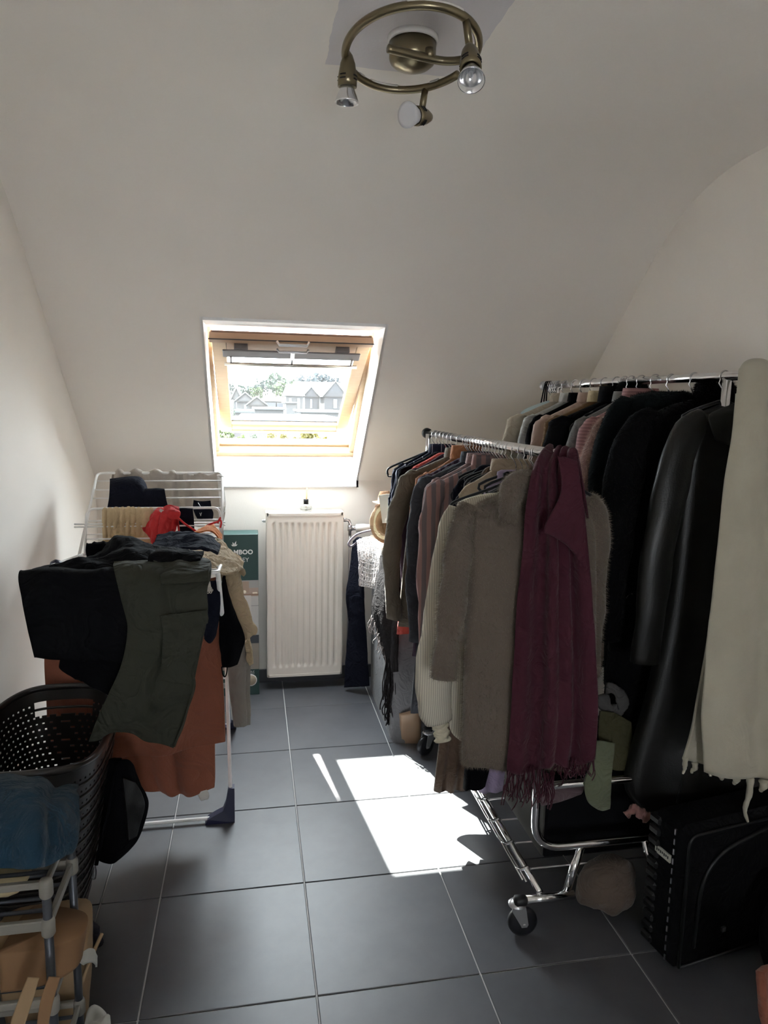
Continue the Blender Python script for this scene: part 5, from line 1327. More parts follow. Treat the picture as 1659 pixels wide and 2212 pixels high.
for i in range(5, nr-8, 6):
    o_ = Rw[i].mean(0); q.tube(o_+(Rw[i]-o_)*1.006, .0042, 6, closed=True)
o_ = q.build('woven_ridge', M_BASK, bs); o_['kind'] = 'stuff'

# teal towel over the shoe rack and basket edge
M_TEALT = C('teal_towel', (.010, .034, .058), sheen=.1, bump=.8, bscale=240, crease=.7, cscale=12)
tt = px_sheet('towel', M_TEALT, [[(-60, 1690, 1.70), (20, 1690, 1.69), (80, 1700, 1.68), (130, 1706, 1.67), (168, 1708, 1.66)], [(-60, 1712, 1.47), (20, 1705, 1.45), (70, 1716, 1.44), (120, 1730, 1.45), (150, 1745, 1.47)], [(-60, 1760, 1.38), (20, 1750, 1.36), (70, 1755, 1.35), (115, 1765, 1.37), (148, 1788, 1.42)], [(-60, 1820, 1.32), (20, 1820, 1.30), (70, 1826, 1.29), (110, 1830, 1.32), (152, 1820, 1.38)], [(-60, 1872, 1.29), (20, 1872, 1.28), (70, 1874, 1.27), (110, 1868, 1.30), (142, 1838, 1.36)]], thick=.010, nv=64, nu=64, amp=.020, scale=.11, seed=91, fold=(1.6, .008, .5, .8))
tag(tt, 'teal blue towel thrown over the white shoe rack in front of the basket', 'towel')
# black bag hanging right of the basket
bg = thing('handbag', 'black bag with a metal clip hanging between basket and drying rack leg', 'bag', (-.33, 2.05, 0))
px_sheet('body', M_BLACK, [[(240, 1638, 2.10), (262, 1640, 2.08), (276, 1660, 2.10)], [(236, 1700, 2.08), (268, 1700, 2.05), (292, 1700, 2.10)], [(230, 1760, 2.06), (262, 1760, 2.03), (312, 1736, 2.10)], [(222, 1810, 2.06), (258, 1820, 2.03), (290, 1800, 2.08)], [(215, 1850, 2.06), (240, 1858, 2.04), (268, 1830, 2.08)]], thick=.03, nv=40, nu=30, amp=.006, scale=.09, seed=95, parent=bg)
px_sheet('flap', M_LEATH, [[(262, 1680, 2.03), (290, 1690, 2.06)], [(270, 1740, 2.02), (310, 1735, 2.07)], [(276, 1815, 2.02), (292, 1805, 2.05)]], thick=.008, nv=24, nu=16, amp=.004, scale=.06, seed=96, parent=bg)
MB().tube(smooth_path([K(252, 1650, 2.03), K(236, 1740, 2.02), (K(222, 1800, 2.01)), K(208, 1868, 2.0)], 16), .006, 6).build('strap', M_BLACK, bg)
MB().tube(smooth_path([K(203, 1868, 2.0), K(200, 1885, 2.0), K(198, 1895, 2.0), K(205, 1898, 2.0), K(208, 1885, 2.0), K(206, 1868, 2.0)], 18), .0025, 6).build('metal_clip', M_STEEL, bg)

# ------------------------------------------------------------------ white shoe rack in the left foreground
sr = thing('shoe_rack', 'white plastic shoe rack with grey tubes in the left foreground', 'shoe rack', (-.57, 1.38, 0))
M_GTUBE = mat('grey_tube', (.045, .05, .06), .35, .2); M_OFFW = mat('offwhite_plastic', (.20, .19, .165), .5)
PX0, PX1, PY0, PY1 = -.765, -.386, 1.29, 1.47
for x_ in (PX0, PX1):
    for y_ in (PY0, PY1):
        MB().cyl((x_, y_, .0), (x_, y_, .652), .0085, 12).build('post', M_GTUBE, sr)
for zl in (.645, .565, .400, .225, .06):
    for x_ in (PX0, PX1):
        for y_ in (PY0, PY1):
            MB().lathe((x_, y_, zl-.026), (0, 0, 1), [(.010, 0), (.0125, .004), (.0125, .030), (.010, .036), (.002, .038)], 14).build('connector', M_OFFW, sr)
for zl in (.648, .568, .403, .228, .063):
    w_ = .010 if zl not in (.568,) else .017
    for y_ in (PY0, PY1):
        MB().box((PX0+.01, y_-.006, zl-w_), (PX1-.006, y_+.006, zl+.004), bev=.002).build('shelf_rail', M_OFFW, sr)
    for x_ in (PX0, PX1):
        MB().box((x_-.005, PY0+.01, zl-w_), (x_+.005, PY1-.01, zl+.002), bev=.002).build('shelf_rail', M_OFFW, sr)
    for k_ in range(1, 5):
        yy = PY0+(PY1-PY0)*k_/5
        MB().cyl((PX0, yy, zl-.003), (PX1, yy, zl-.003), .004, 8).build('shelf_bar', M_GTUBE, sr)
M_KRAFT = mat('kraft_paper', (.26, .175, .095), .8, 0, .12, 9, .3, 60); M_KRAFTD = mat('brown_paper', (.20, .11, .05), .8, 0, .15, 9)
kb = thing('paper_bag', 'open kraft paper bag with a twisted handle standing behind the shoe rack', 'bag', (-.44, 1.62, 0))
def bagloft(pts_top, pts_bot, m, name, parent, crease=.004, seed=1, nz=16, cap=True):
    T_, B_ = np.array(pts_top, float), np.array(pts_bot, float)
    R_ = []
    for i in range(nz):
        f_ = i/(nz-1); r_ = T_*(1-f_)+B_*f_
        r_ = crom(np.vstack([r_, r_[:1]]), 41)[:-1]
        r_ = r_+(crease*wr(r_, seed, .09))[:, None]*np.array([.7, .7, .3])
        R_.append(r_)
    return MB().loft(R_, cap=cap).build(name, m, parent)
bagloft([(-.56, 1.50, .335), (-.40, 1.50, .33), (-.375, 1.55, .35), (-.40, 1.63, .36), (-.56, 1.63, .35), (-.58, 1.56, .34)], [(-.54, 1.52, .0), (-.42, 1.52, .0), (-.40, 1.56, .0), (-.42, 1.62, .0), (-.54, 1.62, .0), (-.56, 1.56, .0)], M_KRAFT, 'body', kb, .006, 3)
MB().tube(smooth_path([(-.392, 1.50, .22), (-.382, 1.49, .26), (-.366, 1.51, .30), (-.350, 1.55, .325)], 18), .0045, 6).build('handle', M_KRAFT, kb)
wb = thing('plastic_bag', 'crumpled white plastic bag on the floor behind the shoe rack post', 'bag', (-.338, 1.40, 0))
def blob(c, r, m, name, parent, amp=.02, scale=.12, seed=1, nu=40, nv=26, flat=None):
    R_ = []
    for i in range(nv):
        t = math.pi*(i+.5)/nv; a = np.arange(nu)/nu*2*math.pi
        p = np.stack([np.sin(t)*np.cos(a), np.sin(t)*np.sin(a), np.full(nu, math.cos(t))], 1)
        d = 1+amp/min(r)*wr(p*np.asarray(r), seed, scale)
        p = np.asarray(c)+p*np.asarray(r)*d[:, None]
        p[:, 2] = np.maximum(p[:, 2], .001)
        R_.append(p)
    return MB().loft(R_).build(name, m, parent)
M_PBAG = mat('white_plastic_film', (.40, .40, .36), .4)
blob((-.338, 1.40, .125), (.045, .06, .135), M_PBAG, 'bag', wb, .014, .06, 5)
px_sheet('loop_handle', M_PBAG, [[(165, 2075, 1.42), (190, 2050, 1.44), (206, 2066, 1.46)], [(180, 2085, 1.40), (196, 2080, 1.42), (204, 2090, 1.44)]], thick=.004, nv=12, nu=14, amp=.004, scale=.03, seed=7, parent=wb)
tb = thing('paper_bag', 'crumpled tan and brown paper bag lying on the shoe rack shelf', 'bag', (-.55, 1.38, .41))
blob((-.60, 1.38, .455), (.15, .075, .062), M_KRAFT, 'body', tb, .012, .11, 15)
bagloft([(-.48, 1.31, .50), (-.40, 1.32, .49), (-.345, 1.37, .475), (-.36, 1.44, .47), (-.46, 1.44, .49)], [(-.48, 1.31, .415), (-.40, 1.315, .415), (-.352, 1.36, .412), (-.365, 1.43, .412), (-.46, 1.43, .415)], M_KRAFTD, 'brown_end', tb, .005, 16)
pk = thing('wrapper', 'cream and red wrapper lying on the upper shoe rack shelf', 'wrapper', (-.5, 1.38, .57))
blob((-.53, 1.38, .60), (.10, .06, .025), mat('wrapper_cream', (.42, .34, .20), .6), 'paper', pk, .008, .07, 17)
for k_, (x_, y_) in enumerate(((-.50, 1.15), (-.44, 1.13))):
    o = tag(px_sheet('paper_strip', M_KRAFTD if k_ else M_KRAFT, [[K(0, 0, 1)*0+np.array([x_, y_, .40])*1][0:0] or [(60+k_*45, 2110, 1.20), (85+k_*45, 2112, 1.20)], [(40+k_*48, 2160, 1.19), (70+k_*45, 2164, 1.19)], [(20+k_*60, 2215, 1.18), (52+k_*52, 2218, 1.18)]], thick=.003, nv=14, nu=8, amp=.003, scale=.06, seed=18+k_), ('tan' if not k_ else 'brown')+' paper handle strip hanging below the shoe rack shelf', 'paper strip')
ub = thing('cloth', 'twisted dark patterned cloth on the floor behind the kraft paper bag', 'cloth', (-.45, 1.85, 0))
R_, _ = pxtube([(160, 1960, 1.85, .016), (180, 1990, 1.84, .022), (200, 2020, 1.83, .020), (216, 2044, 1.82, .010)], C('dark_print', (.025, .022, .030), var=.6), 'fold', ub, .9)

# ------------------------------------------------------------------ grey chest with things on it
ch = thing('storage_chest', 'grey fabric covered chest below the slope, right of the radiator', 'chest', (.84, 3.3, 0))
M_GFAB = C('grey_fabric', (.17, .17, .178), var=.2)
M_GFAB_BOX = MB()
CX0, CX1, CY0, CY1, CZ = .625, 1.12, 2.98, 3.64, .845
Rb_ = []
for z, g_ in ((.004, 0), (.02, .004), (.4, .006), (.8, .004), (CZ, 0)):
    a = np.arange(60)/60*2*math.pi; c, s_ = np.cos(a), np.sin(a); e = .12
    r_ = np.stack([(CX0+CX1)/2+((CX1-CX0)/2+g_)*np.sign(c)*np.abs(c)**e, (CY0+CY1)/2+((CY1-CY0)/2+g_)*np.sign(s_)*np.abs(s_)**e, np.full(60, z)], 1); Rb_.append(r_)
MB().loft(crom(np.array(Rb_), 24)).build('body', M_GFAB, ch)
MB().box((CX0-.012, CY0-.012, CZ-.012), (CX1+.01, CY1+.01, CZ+.006), bev=.004).build('lid', mat('chest_lid', (.34, .26, .20), .6), ch)
CT = CZ+.006
M_SHAWL = C('charcoal_shawl', (.018, .016, .017), var=.35, bump=.8, bscale=150); M_LACE = C('pale_openwork', (.62, .57, .56), var=.15, bump=.6, bscale=120)
# pale openwork shawl
sl_ = thing('shawl', 'pale openwork knitted shawl hanging over the front corner of the chest', 'shawl', (.66, 3.3, CT))
P_ = crom(np.array([[K(*p) for p in row] for row in ([(772, 1168, 3.46), (800, 1160, 3.42), (826, 1180, 3.34)], [(774, 1190, 3.42), (798, 1192, 3.36), (824, 1202, 3.28)], [(776, 1225, 3.40), (796, 1235, 3.34), (816, 1235, 3.27)], [(777, 1265, 3.40), (794, 1268, 3.34), (811, 1272, 3.27)])]), 40)
P_ = np.swapaxes(crom(np.swapaxes(P_, 0, 1), 32), 0, 1)
P_ = P_+gnormal(P_)*(.003*wr(P_, 5, .04))[..., None]
q = MB()
r_ = np.random.RandomState(4)
for i in range(0, 40, 1):
    if i < 20 or i % 3 == 0:
        q.tube(P_[i]+r_.randn(32, 3)*.0008, .0016, 5)
for j in range(0, 32, 2):
    q.tube(P_[:, j]+r_.randn(40, 3)*.0008, .0016 if j % 4 else .0026, 5)
o = q.build('openwork', M_LACE, sl_); o['kind'] = 'stuff'
# charcoal fringed shawl
cs = thing('shawl', 'charcoal fringed shawl hanging from the chest down to the floor', 'shawl', (.66, 3.0, CT))
px_sheet('cloth', M_SHAWL, [[(822, 1200, 3.20), (845, 1196, 3.05), (872, 1200, 2.95)], [(820, 1230, 3.17), (845, 1230, 3.02), (872, 1230, 2.93)], [(812, 1270, 3.16), (838, 1275, 3.02), (868, 1280, 2.93)], [(804, 1315, 3.15), (832, 1330, 3.02), (862, 1340, 2.93)], [(818, 1370, 3.14), (838, 1390, 3.02), (860, 1400, 2.93)], [(836, 1440, 3.08), (846, 1450, 3.02), (862, 1450, 2.95)]], thick=.008, nv=50, nu=30, amp=.006, scale=.05, seed=101, parent=cs, aniso=(1.6, 1.6, .6))
fringe('fringe', [K(836+t*22, 1380+40*t, 3.06-.06*t) for t in np.linspace(0, 1, 14)], M_SHAWL, cs, .26, .0028, 7, 3)
fringe('fringe', [K(838+t*10, 1490, 3.05) for t in np.linspace(0, 1, 7)], M_SHAWL, cs, .16, .003, 9, 3)
fringe('fringe', [K(806+t*20, 1330+60*t, 3.14-.05*t) for t in np.linspace(0, 1, 14)], C('pale_fringe', (.30, .27, .27)), cs, .07, .0018, 8, 2)
# black coat hanging at the left end of the chest
bc = thing('coat', 'dark navy coat hanging between radiator valve and the grey chest', 'coat', (.58, 3.62, 0))
px_sheet('body', M_NAVY, [[(764, 1168, 3.62), (776, 1160, 3.60), (786, 1170, 3.55)], [(758, 1240, 3.62), (772, 1240, 3.57), (786, 1240, 3.53)], [(752, 1285, 3.61), (772, 1290, 3.56), (784, 1280, 3.53)], [(756, 1350, 3.62), (774, 1350, 3.57), (788, 1340, 3.54)], [(750, 1420, 3.62), (772, 1420, 3.57), (794, 1420, 3.54)], [(746, 1484, 3.62), (772, 1482, 3.57), (798, 1480, 3.55)]], thick=.02, nv=60, nu=30, amp=.006, scale=.07, seed=103, parent=bc, aniso=(1.4, 1.4, .5))
px_sheet('sleeve', M_NAVY, [[(756, 1290, 3.55), (770, 1285, 3.53), (782, 1290, 3.53)], [(758, 1330, 3.54), (772, 1330, 3.52), (786, 1330, 3.52)], [(772, 1400, 3.54), (782, 1400, 3.52), (792, 1400, 3.52)]], thick=.02, nv=26, nu=20, amp=.005, scale=.05, seed=104, parent=bc)
hg = thing('clothes_hanger', 'dark hanger with glowing white edge lying at the left end of the chest', 'hanger', (.60, 3.5, CT))
MB().tube(smooth_path([K(*p) for p in ((812, 1144, 3.42), (790, 1148, 3.46), (770, 1155, 3.49), (756, 1168, 3.50), (753, 1177, 3.50), (760, 1180, 3.50), (770, 1172, 3.48), (778, 1165, 3.46))], 40), .0055, 8).build('arm', mat('pale_velvet_hanger', (.16, .14, .17), .6), hg)
# boxes
M_PINKB = mat('pink_card', (.62, .26, .26), .55); M_WHITEB = mat('white_card', (.80, .76, .70), .5); M_ORB = mat('peach_card', (.80, .42, .26), .55)
def pbox(name, label, x0, x1, y0, y1, z0, z1, mtop, mside, flap):
    b_ = thing(name, label, 'box', ((x0+x1)/2, (y0+y1)/2, z0))
    MB().box((x0, y0, z0), (x1, y1, z1-.004), bev=.0015).build('body', mside, b_)
    MB().box((x0-.001, y0-.001, z1-.006), (x1+.001, y1+.001, z1), bev=.001).build('lid', mtop, b_)
    pr = [(x0+.004, z1-.006), (x1-.004, z1-.006), (x1-.004, z1-.024), (x0+(x1-x0)*.6, z1-.024), (x0+(x1-x0)*.42, z1-.040), (x0+.006, z1-.042)]
    n_ = len(pr)
    MB().add([(a, y0-.002, c) for a, c in pr]+[(a, y0+.001, c) for a, c in pr], [tuple(range(n_)), tuple(range(2*n_-1, n_-1, -1))]+[(i, (i+1) % n_, n_+(i+1) % n_, n_+i) for i in range(n_)], False).build('flap', flap, b_)
    return b_
p0 = K(805, 1158, 3.30)
pbox('gift_box', 'low pink and white lidded box at the back of the chest', .635, .76, 3.33, 3.52, CT, CT+.040, M_WHITEB, M_PINKB, M_PINKB)
pbox('gift_box', 'pink and peach lidded box under the wicker basket', .655, .90, 3.06, 3.30, CT, CT+.066, M_WHITEB, M_ORB, M_PINKB)
B2 = CT+.066
# wicker tissue basket
wk = thing('wicker_basket', 'small woven wicker basket holding tissues and papers', 'basket', (.76, 3.17, B2))
M_WICK = mat('wicker', (.56, .32, .13), .6, 0, .2, 30)
q = MB()
def rrect(cx, cy, hx, hy, z, n=56):
    a = np.arange(n)/n*2*math.pi; c, s_ = np.cos(a), np.sin(a); e = .3
    return np.stack([cx+hx*np.sign(c)*np.abs(c)**e, cy+hy*np.sign(s_)*np.abs(s_)**e, np.full(n, z)], 1)
for k_ in range(6):
    for ph_ in (0, math.pi):
        a = np.arange(56)/56*2*math.pi
        r_ = rrect(.765, 3.17, .062, .075, B2+.008+k_*.0125)
        o_ = r_.mean(0); d_ = (r_-o_); d_ /= np.linalg.norm(d_, axis=1)[:, None]
        r_ = r_+d_*(.003*np.sin(a*14+ph_+k_*math.pi))[:, None]+np.array([0, 0, 1])*(.004*np.cos(a*14+ph_))[:, None]
        q.tube(r_, .0042, 6, closed=True)
o = q.build('weave', M_WICK, wk); o['kind'] = 'stuff'
MB().loft([rrect(.765, 3.17, .058, .07, B2+.002), rrect(.765, 3.17, .058, .07, B2+.03)]).build('liner', mat('wicker_liner', (.40, .24, .10), .8), wk)
ts = thing('tissue_bundle', 'white crumpled tissues and folded paper rising from the wicker basket', 'tissues', (.76, 3.17, B2+.03))
M_TIS = C('tissue', (.80, .78, .73), trans=.3)
px_sheet('tissue', M_TIS, [[(832, 1128, 3.17), (846, 1128, 3.14), (862, 1128, 3.16)], [(838, 1112, 3.17), (848, 1105, 3.13), (864, 1108, 3.16)], [(846, 1098, 3.18), (854, 1092, 3.15), (866, 1098, 3.17)], [(852, 1088, 3.19), (858, 1086, 3.17), (864, 1092, 3.18)]], thick=.002, nv=36, nu=30, amp=.007, scale=.03, seed=111, parent=ts)
px_sheet('tissue', M_TIS, [[(862, 1128, 3.20), (876, 1124, 3.20)], [(866, 1108, 3.20), (880, 1100, 3.20)], [(872, 1094, 3.21), (882, 1088, 3.21)]], thick=.002, nv=20, nu=20, amp=.006, scale=.03, seed=112, parent=ts)
cd = thing('leaflet', 'tall white folded leaflet standing in the wicker basket', 'leaflet', (.72, 3.20, B2+.03))
M_CARD = mat('white_leaflet', (.84, .82, .74), .5)
def cardp(a, b, c, d, name, parent, m=M_CARD):
    return MB().grid(np.array([[K(*a), K(*b)], [K(*c), K(*d)]]), .0012, False).build(name, m, parent)
cardp((818, 1070, 3.22), (840, 1067, 3.19), (826, 1130, 3.22), (844, 1130, 3.19), 'panel', cd); cardp((840, 1067, 3.19), (854, 1066, 3.215), (844, 1130, 3.19), (850, 1118, 3.215), 'panel', cd)
hat = thing('straw_hat', 'tan felt hat with pale inner brim leaning against the wall behind the basket', 'hat', (.75, 3.36, CT))
M_FELT = C('tan_felt', (.30, .20, .125)); M_FELTP = C('speckled_lining', (.50, .44, .30), var=.4)
hc = K(838, 1128, 3.36)
Rh_ = []
axh = np.array([-.35, -.85, .38]); axh /= np.linalg.norm(axh); N1 = np.cross(axh, [0, 0, 1.0]); N1 /= np.linalg.norm(N1); N2 = np.cross(axh, N1)
for r_, d_ in ((.006, -.10), (.055, -.095), (.062, -.05), (.066, -.004), (.070, .002), (.105, .010), (.107, .008), (.072, -.004), (.064, -.008), (.060, -.05), (.05, -.088), (.004, -.09)):
    a = np.arange(40)/40*2*math.pi
    Rh_.append(hc+axh*(d_+.012*np.cos(2*a)*(r_ > .09))[:, None]+(N1*np.cos(a)[:, None]*.82+N2*np.sin(a)[:, None])*r_)
MB().loft(Rh_).build('brim_and_crown', M_FELT, hat)
a = np.arange(40)/40*2*math.pi
MB().loft([hc+axh*.0105+(N1*np.cos(a)[:, None]*.82+N2*np.sin(a)[:, None])*r_ for r_ in (.074, .092)], cap=False).build('inner_band', M_FELTP, hat)
h2 = thing('hat', 'brown brimmed hat hanging on the far wall behind the white leaflet', 'hat', tuple(K(848, 1068, 3.62)))
R_ = []
for r_, d_ in ((.004, .10), (.05, .095), (.058, .05), (.060, .0), (.085, -.006), (.087, -.010), (.056, -.006)):
    a = np.arange(36)/36*2*math.pi
    R_.append(K(845, 1076, 3.52)+np.stack([r_*np.cos(a), r_*.8*np.sin(a), np.full(36, d_*.5)+.006*np.cos(2*a)], 1))
MB().loft(R_).build('crown', C('brown_felt', (.36, .20, .11)), h2)
h2.location = tuple(K(845, 1076, 3.52))
o = tag(px_sheet('feather_trim', C('brown_band', (.24, .13, .08), var=.4), [[(812, 1092, 3.56), (820, 1090, 3.55)], [(810, 1104, 3.55), (818, 1104, 3.54)], [(809, 1116, 3.55), (814, 1112, 3.54)]], thick=.01, nv=14, nu=10, amp=.003, scale=.03, seed=120), 'brown patterned bag corner showing behind the tan hat', 'bag')

# ------------------------------------------------------------------ under the racks
pb = thing('paper_bag', 'beige translucent paper bag on the floor below the fringed shawl', 'bag', (.70, 3.02, 0))
bagloft([(.655, 2.96, .15), (.735, 2.95, .17), (.765, 3.0, .16), (.74, 3.07, .15), (.665, 3.07, .16), (.645, 3.01, .15)], [(.665, 2.98, .0), (.74, 2.97, .0), (.76, 3.01, .0), (.735, 3.05, .0), (.67, 3.05, .0), (.655, 3.01, .0)], mat('peach_film', (.36, .24, .155), .35, 0, .15, 12), 'bag', pb, .010, 31)
ob = thing('storage_box', 'black fabric storage box on the lower shelf of the clothes rack', 'box', (1.05, 2.05, .14))
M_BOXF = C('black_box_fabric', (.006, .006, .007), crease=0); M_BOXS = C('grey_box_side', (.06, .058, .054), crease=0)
MB().box((.885, 1.895, .142), (1.27, 2.25, .425), bev=.008).build('body', M_BOXF, ob)
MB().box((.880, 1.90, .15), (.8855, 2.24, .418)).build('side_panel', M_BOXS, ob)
MB().box((.880, 1.888, .395), (1.275, 2.255, .432), bev=.006).build('lid', M_BOXF, ob)
lg = px_sheet('top', C('sage_cotton', (.12, .135, .085)), [[(1285, 1600, 1.80), (1300, 1600, 1.79), (1322, 1605, 1.80)], [(1276, 1650, 1.775), (1300, 1650, 1.765), (1320, 1650, 1.775)], [(1262, 1690, 1.765), (1290, 1692, 1.755), (1316, 1695, 1.765)], [(1268, 1722, 1.765), (1290, 1728, 1.755), (1314, 1722, 1.765)], [(1290, 1742, 1.77), (1302, 1745, 1.765), (1312, 1742, 1.77)]], thick=.012, nv=40, nu=24, amp=.004, scale=.06, seed=131)
tag(lg, 'pale sage top hanging over the lower cross bar of the clothes rack', 'top')
ol_ = px_sheet('top', C('olive_khaki', (.055, .052, .026)), [[(1295, 1535, 1.86), (1325, 1540, 1.85), (1360, 1560, 1.86)], [(1292, 1570, 1.85), (1325, 1580, 1.83), (1362, 1590, 1.85)], [(1296, 1610, 1.84), (1325, 1625, 1.82), (1358, 1640, 1.84)], [(1318, 1645, 1.84), (1332, 1660, 1.82), (1352, 1662, 1.84)]], thick=.012, nv=36, nu=26, amp=.006, scale=.07, seed=132)
tag(ol_, 'olive khaki top bunched below the black plush coat', 'top')
gy = thing('top', 'grey top with a tied sleeve loop above the olive khaki one', 'top', (1.0, 1.9, .6))
pxtube([(1302, 1500, 1.88, .016), (1310, 1530, 1.87, .020), (1335, 1536, 1.87, .020), (1345, 1515, 1.87, .018), (1330, 1490, 1.87, .016), (1308, 1486, 1.88, .015)], C('grey_jersey', (.075, .072, .07)), 'sleeve_loop', gy, .6)
bf = thing('bundled_cloth', 'brown beige cloth bundle on the floor under the clothes rack', 'cloth', (1.07, 1.86, 0))
blob((1.055, 1.815, .09), (.105, .095, .10), C('mushroom_cloth', (.10, .075, .058)), 'cloth', bf, .022, .10, 41, 60, 36)
fs = thing('wool_cloth', 'dusty mauve felt cloth lying along the lower cross bar above the storage box', 'cloth', (.95, 1.85, .44))
px_sheet('cloth', C('mauve_felt', (.115, .080, .085)), [[(1172, 1692, 1.83), (1215, 1692, 1.83), (1262, 1690, 1.83)], [(1168, 1712, 1.825), (1215, 1712, 1.82), (1258, 1708, 1.82)], [(1168, 1738, 1.83), (1210, 1728, 1.825), (1252, 1714, 1.82)]], thick=.010, nv=20, nu=24, amp=.002, scale=.07, seed=142, parent=fs)
# right foreground: suitcase, bag, orange cloth
su = thing('suitcase', 'black ribbed suitcase standing on edge at the right of the rack', 'suitcase', (1.25, 1.62, 0))
M_SUIT = mat('suitcase_shell', (.006, .006, .0065), .42, spec=.35); M_SUITF = C('suitcase_fabric', (.004, .004, .0045))
ux = np.array([1, .17, 0]); ux /= np.linalg.norm(ux)                # long face direction
uy = np.array([-.17, 1, 0]); uy /= np.linalg.norm(uy)
So = np.array([1.120, 1.545, 0])
Rm = np.stack([ux, uy, [0, 0, 1]], 1)
MB().box((0, 0, .012), (.42, .125, .44), (Rm, So), bev=.02).build('shell', M_SUITF, su)
for k_ in range(12):
    z_ = .035+k_*.033
    MB().box((-.008, .085, z_), (.03, .128, z_+.024), (Rm, So), bev=.006).build('corner_rib', M_SUIT, su)
q = MB()
for k_ in range(14):
    z_ = .03+k_*.029; q.box((-.003, .030, z_), (.002, .034, z_+.016), (Rm, So))
o = q.build('zip_teeth', M_STEEL, su); o['kind'] = 'stuff'
MB().tube([So+Rm@np.array(p) for p in bent([(.015, -.004, .03), (.015, -.004, .42), (.40, -.004, .42), (.40, -.004, .03), (.015, -.004, .03)], .03)], .005, 6).build('piping', M_SUIT, su)
MB().tube([So+Rm@np.array(p) for p in bent([(.06, -.004, .08), (.07, -.004, .34), (.32, -.004, .40)], .12)], .006, 6).build('pocket_piping', M_SUIT, su)
MB().box((-.0045, .040, .318), (.001, .098, .340), (Rm, So)).build('paper_label', mat('label_paper', (.44, .44, .38), .6), su)
q = MB()
for k_ in range(7):
    q.box((-.0052, .046+k_*.007, .326+.002*(k_ % 2)), (-.0044, .050+k_*.007, .334), (Rm, So))
o = q.build('label_print', M_BLACKP, su); o['kind'] = 'stuff'
MB().box((.16, -.006, .10), (.172, 0, .114), (Rm, So)).build('emblem', M_STEEL, su)
for a_ in (.04, .38):
    MB().cyl(So+Rm@np.array([a_, .05, .012]), So+Rm@np.array([a_, .075, .012]), .012, 14).build('wheel', M_BLACKP, su)
bb = thing('travel_bag', 'black soft travel bag beside the suitcase under the cream blanket', 'bag', (1.42, 1.35, 0))
blob((1.43, 1.40, .16), (.14, .13, .17), C('black_nylon', (.004, .004, .0045)), 'bag', bb, .014, .14, 51)
pk_ = thing('pink_garment', 'dusky pink ribbed cuff showing behind the suitcase', 'cloth', (1.1, 1.75, .4))
pxtube([(1352, 1762, 1.74, .010), (1370, 1748, 1.74, .013), (1385, 1758, 1.735, .015), (1400, 1768, 1.73, .016)], C('dusky_pink', (.20, .10, .09)), 'cuff', pk_, .7)
og = thing('orange_garment', 'salmon orange cloth at the right edge of the floor', 'cloth', (1.2, 1.28, 0))
px_sheet('cloth', C('salmon_cloth', (.24, .085, .055)), [[(1636, 2098, 1.22), (1660, 2085, 1.24), (1720, 2080, 1.26)], [(1644, 2140, 1.20), (1670, 2140, 1.22), (1730, 2140, 1.24)], [(1650, 2180, 1.19), (1680, 2190, 1.21), (1740, 2190, 1.23)], [(1656, 2230, 1.18), (1690, 2240, 1.2), (1740, 2240, 1.22)]], thick=.02, nv=30, nu=24, amp=.008, scale=.08, seed=151, parent=og)
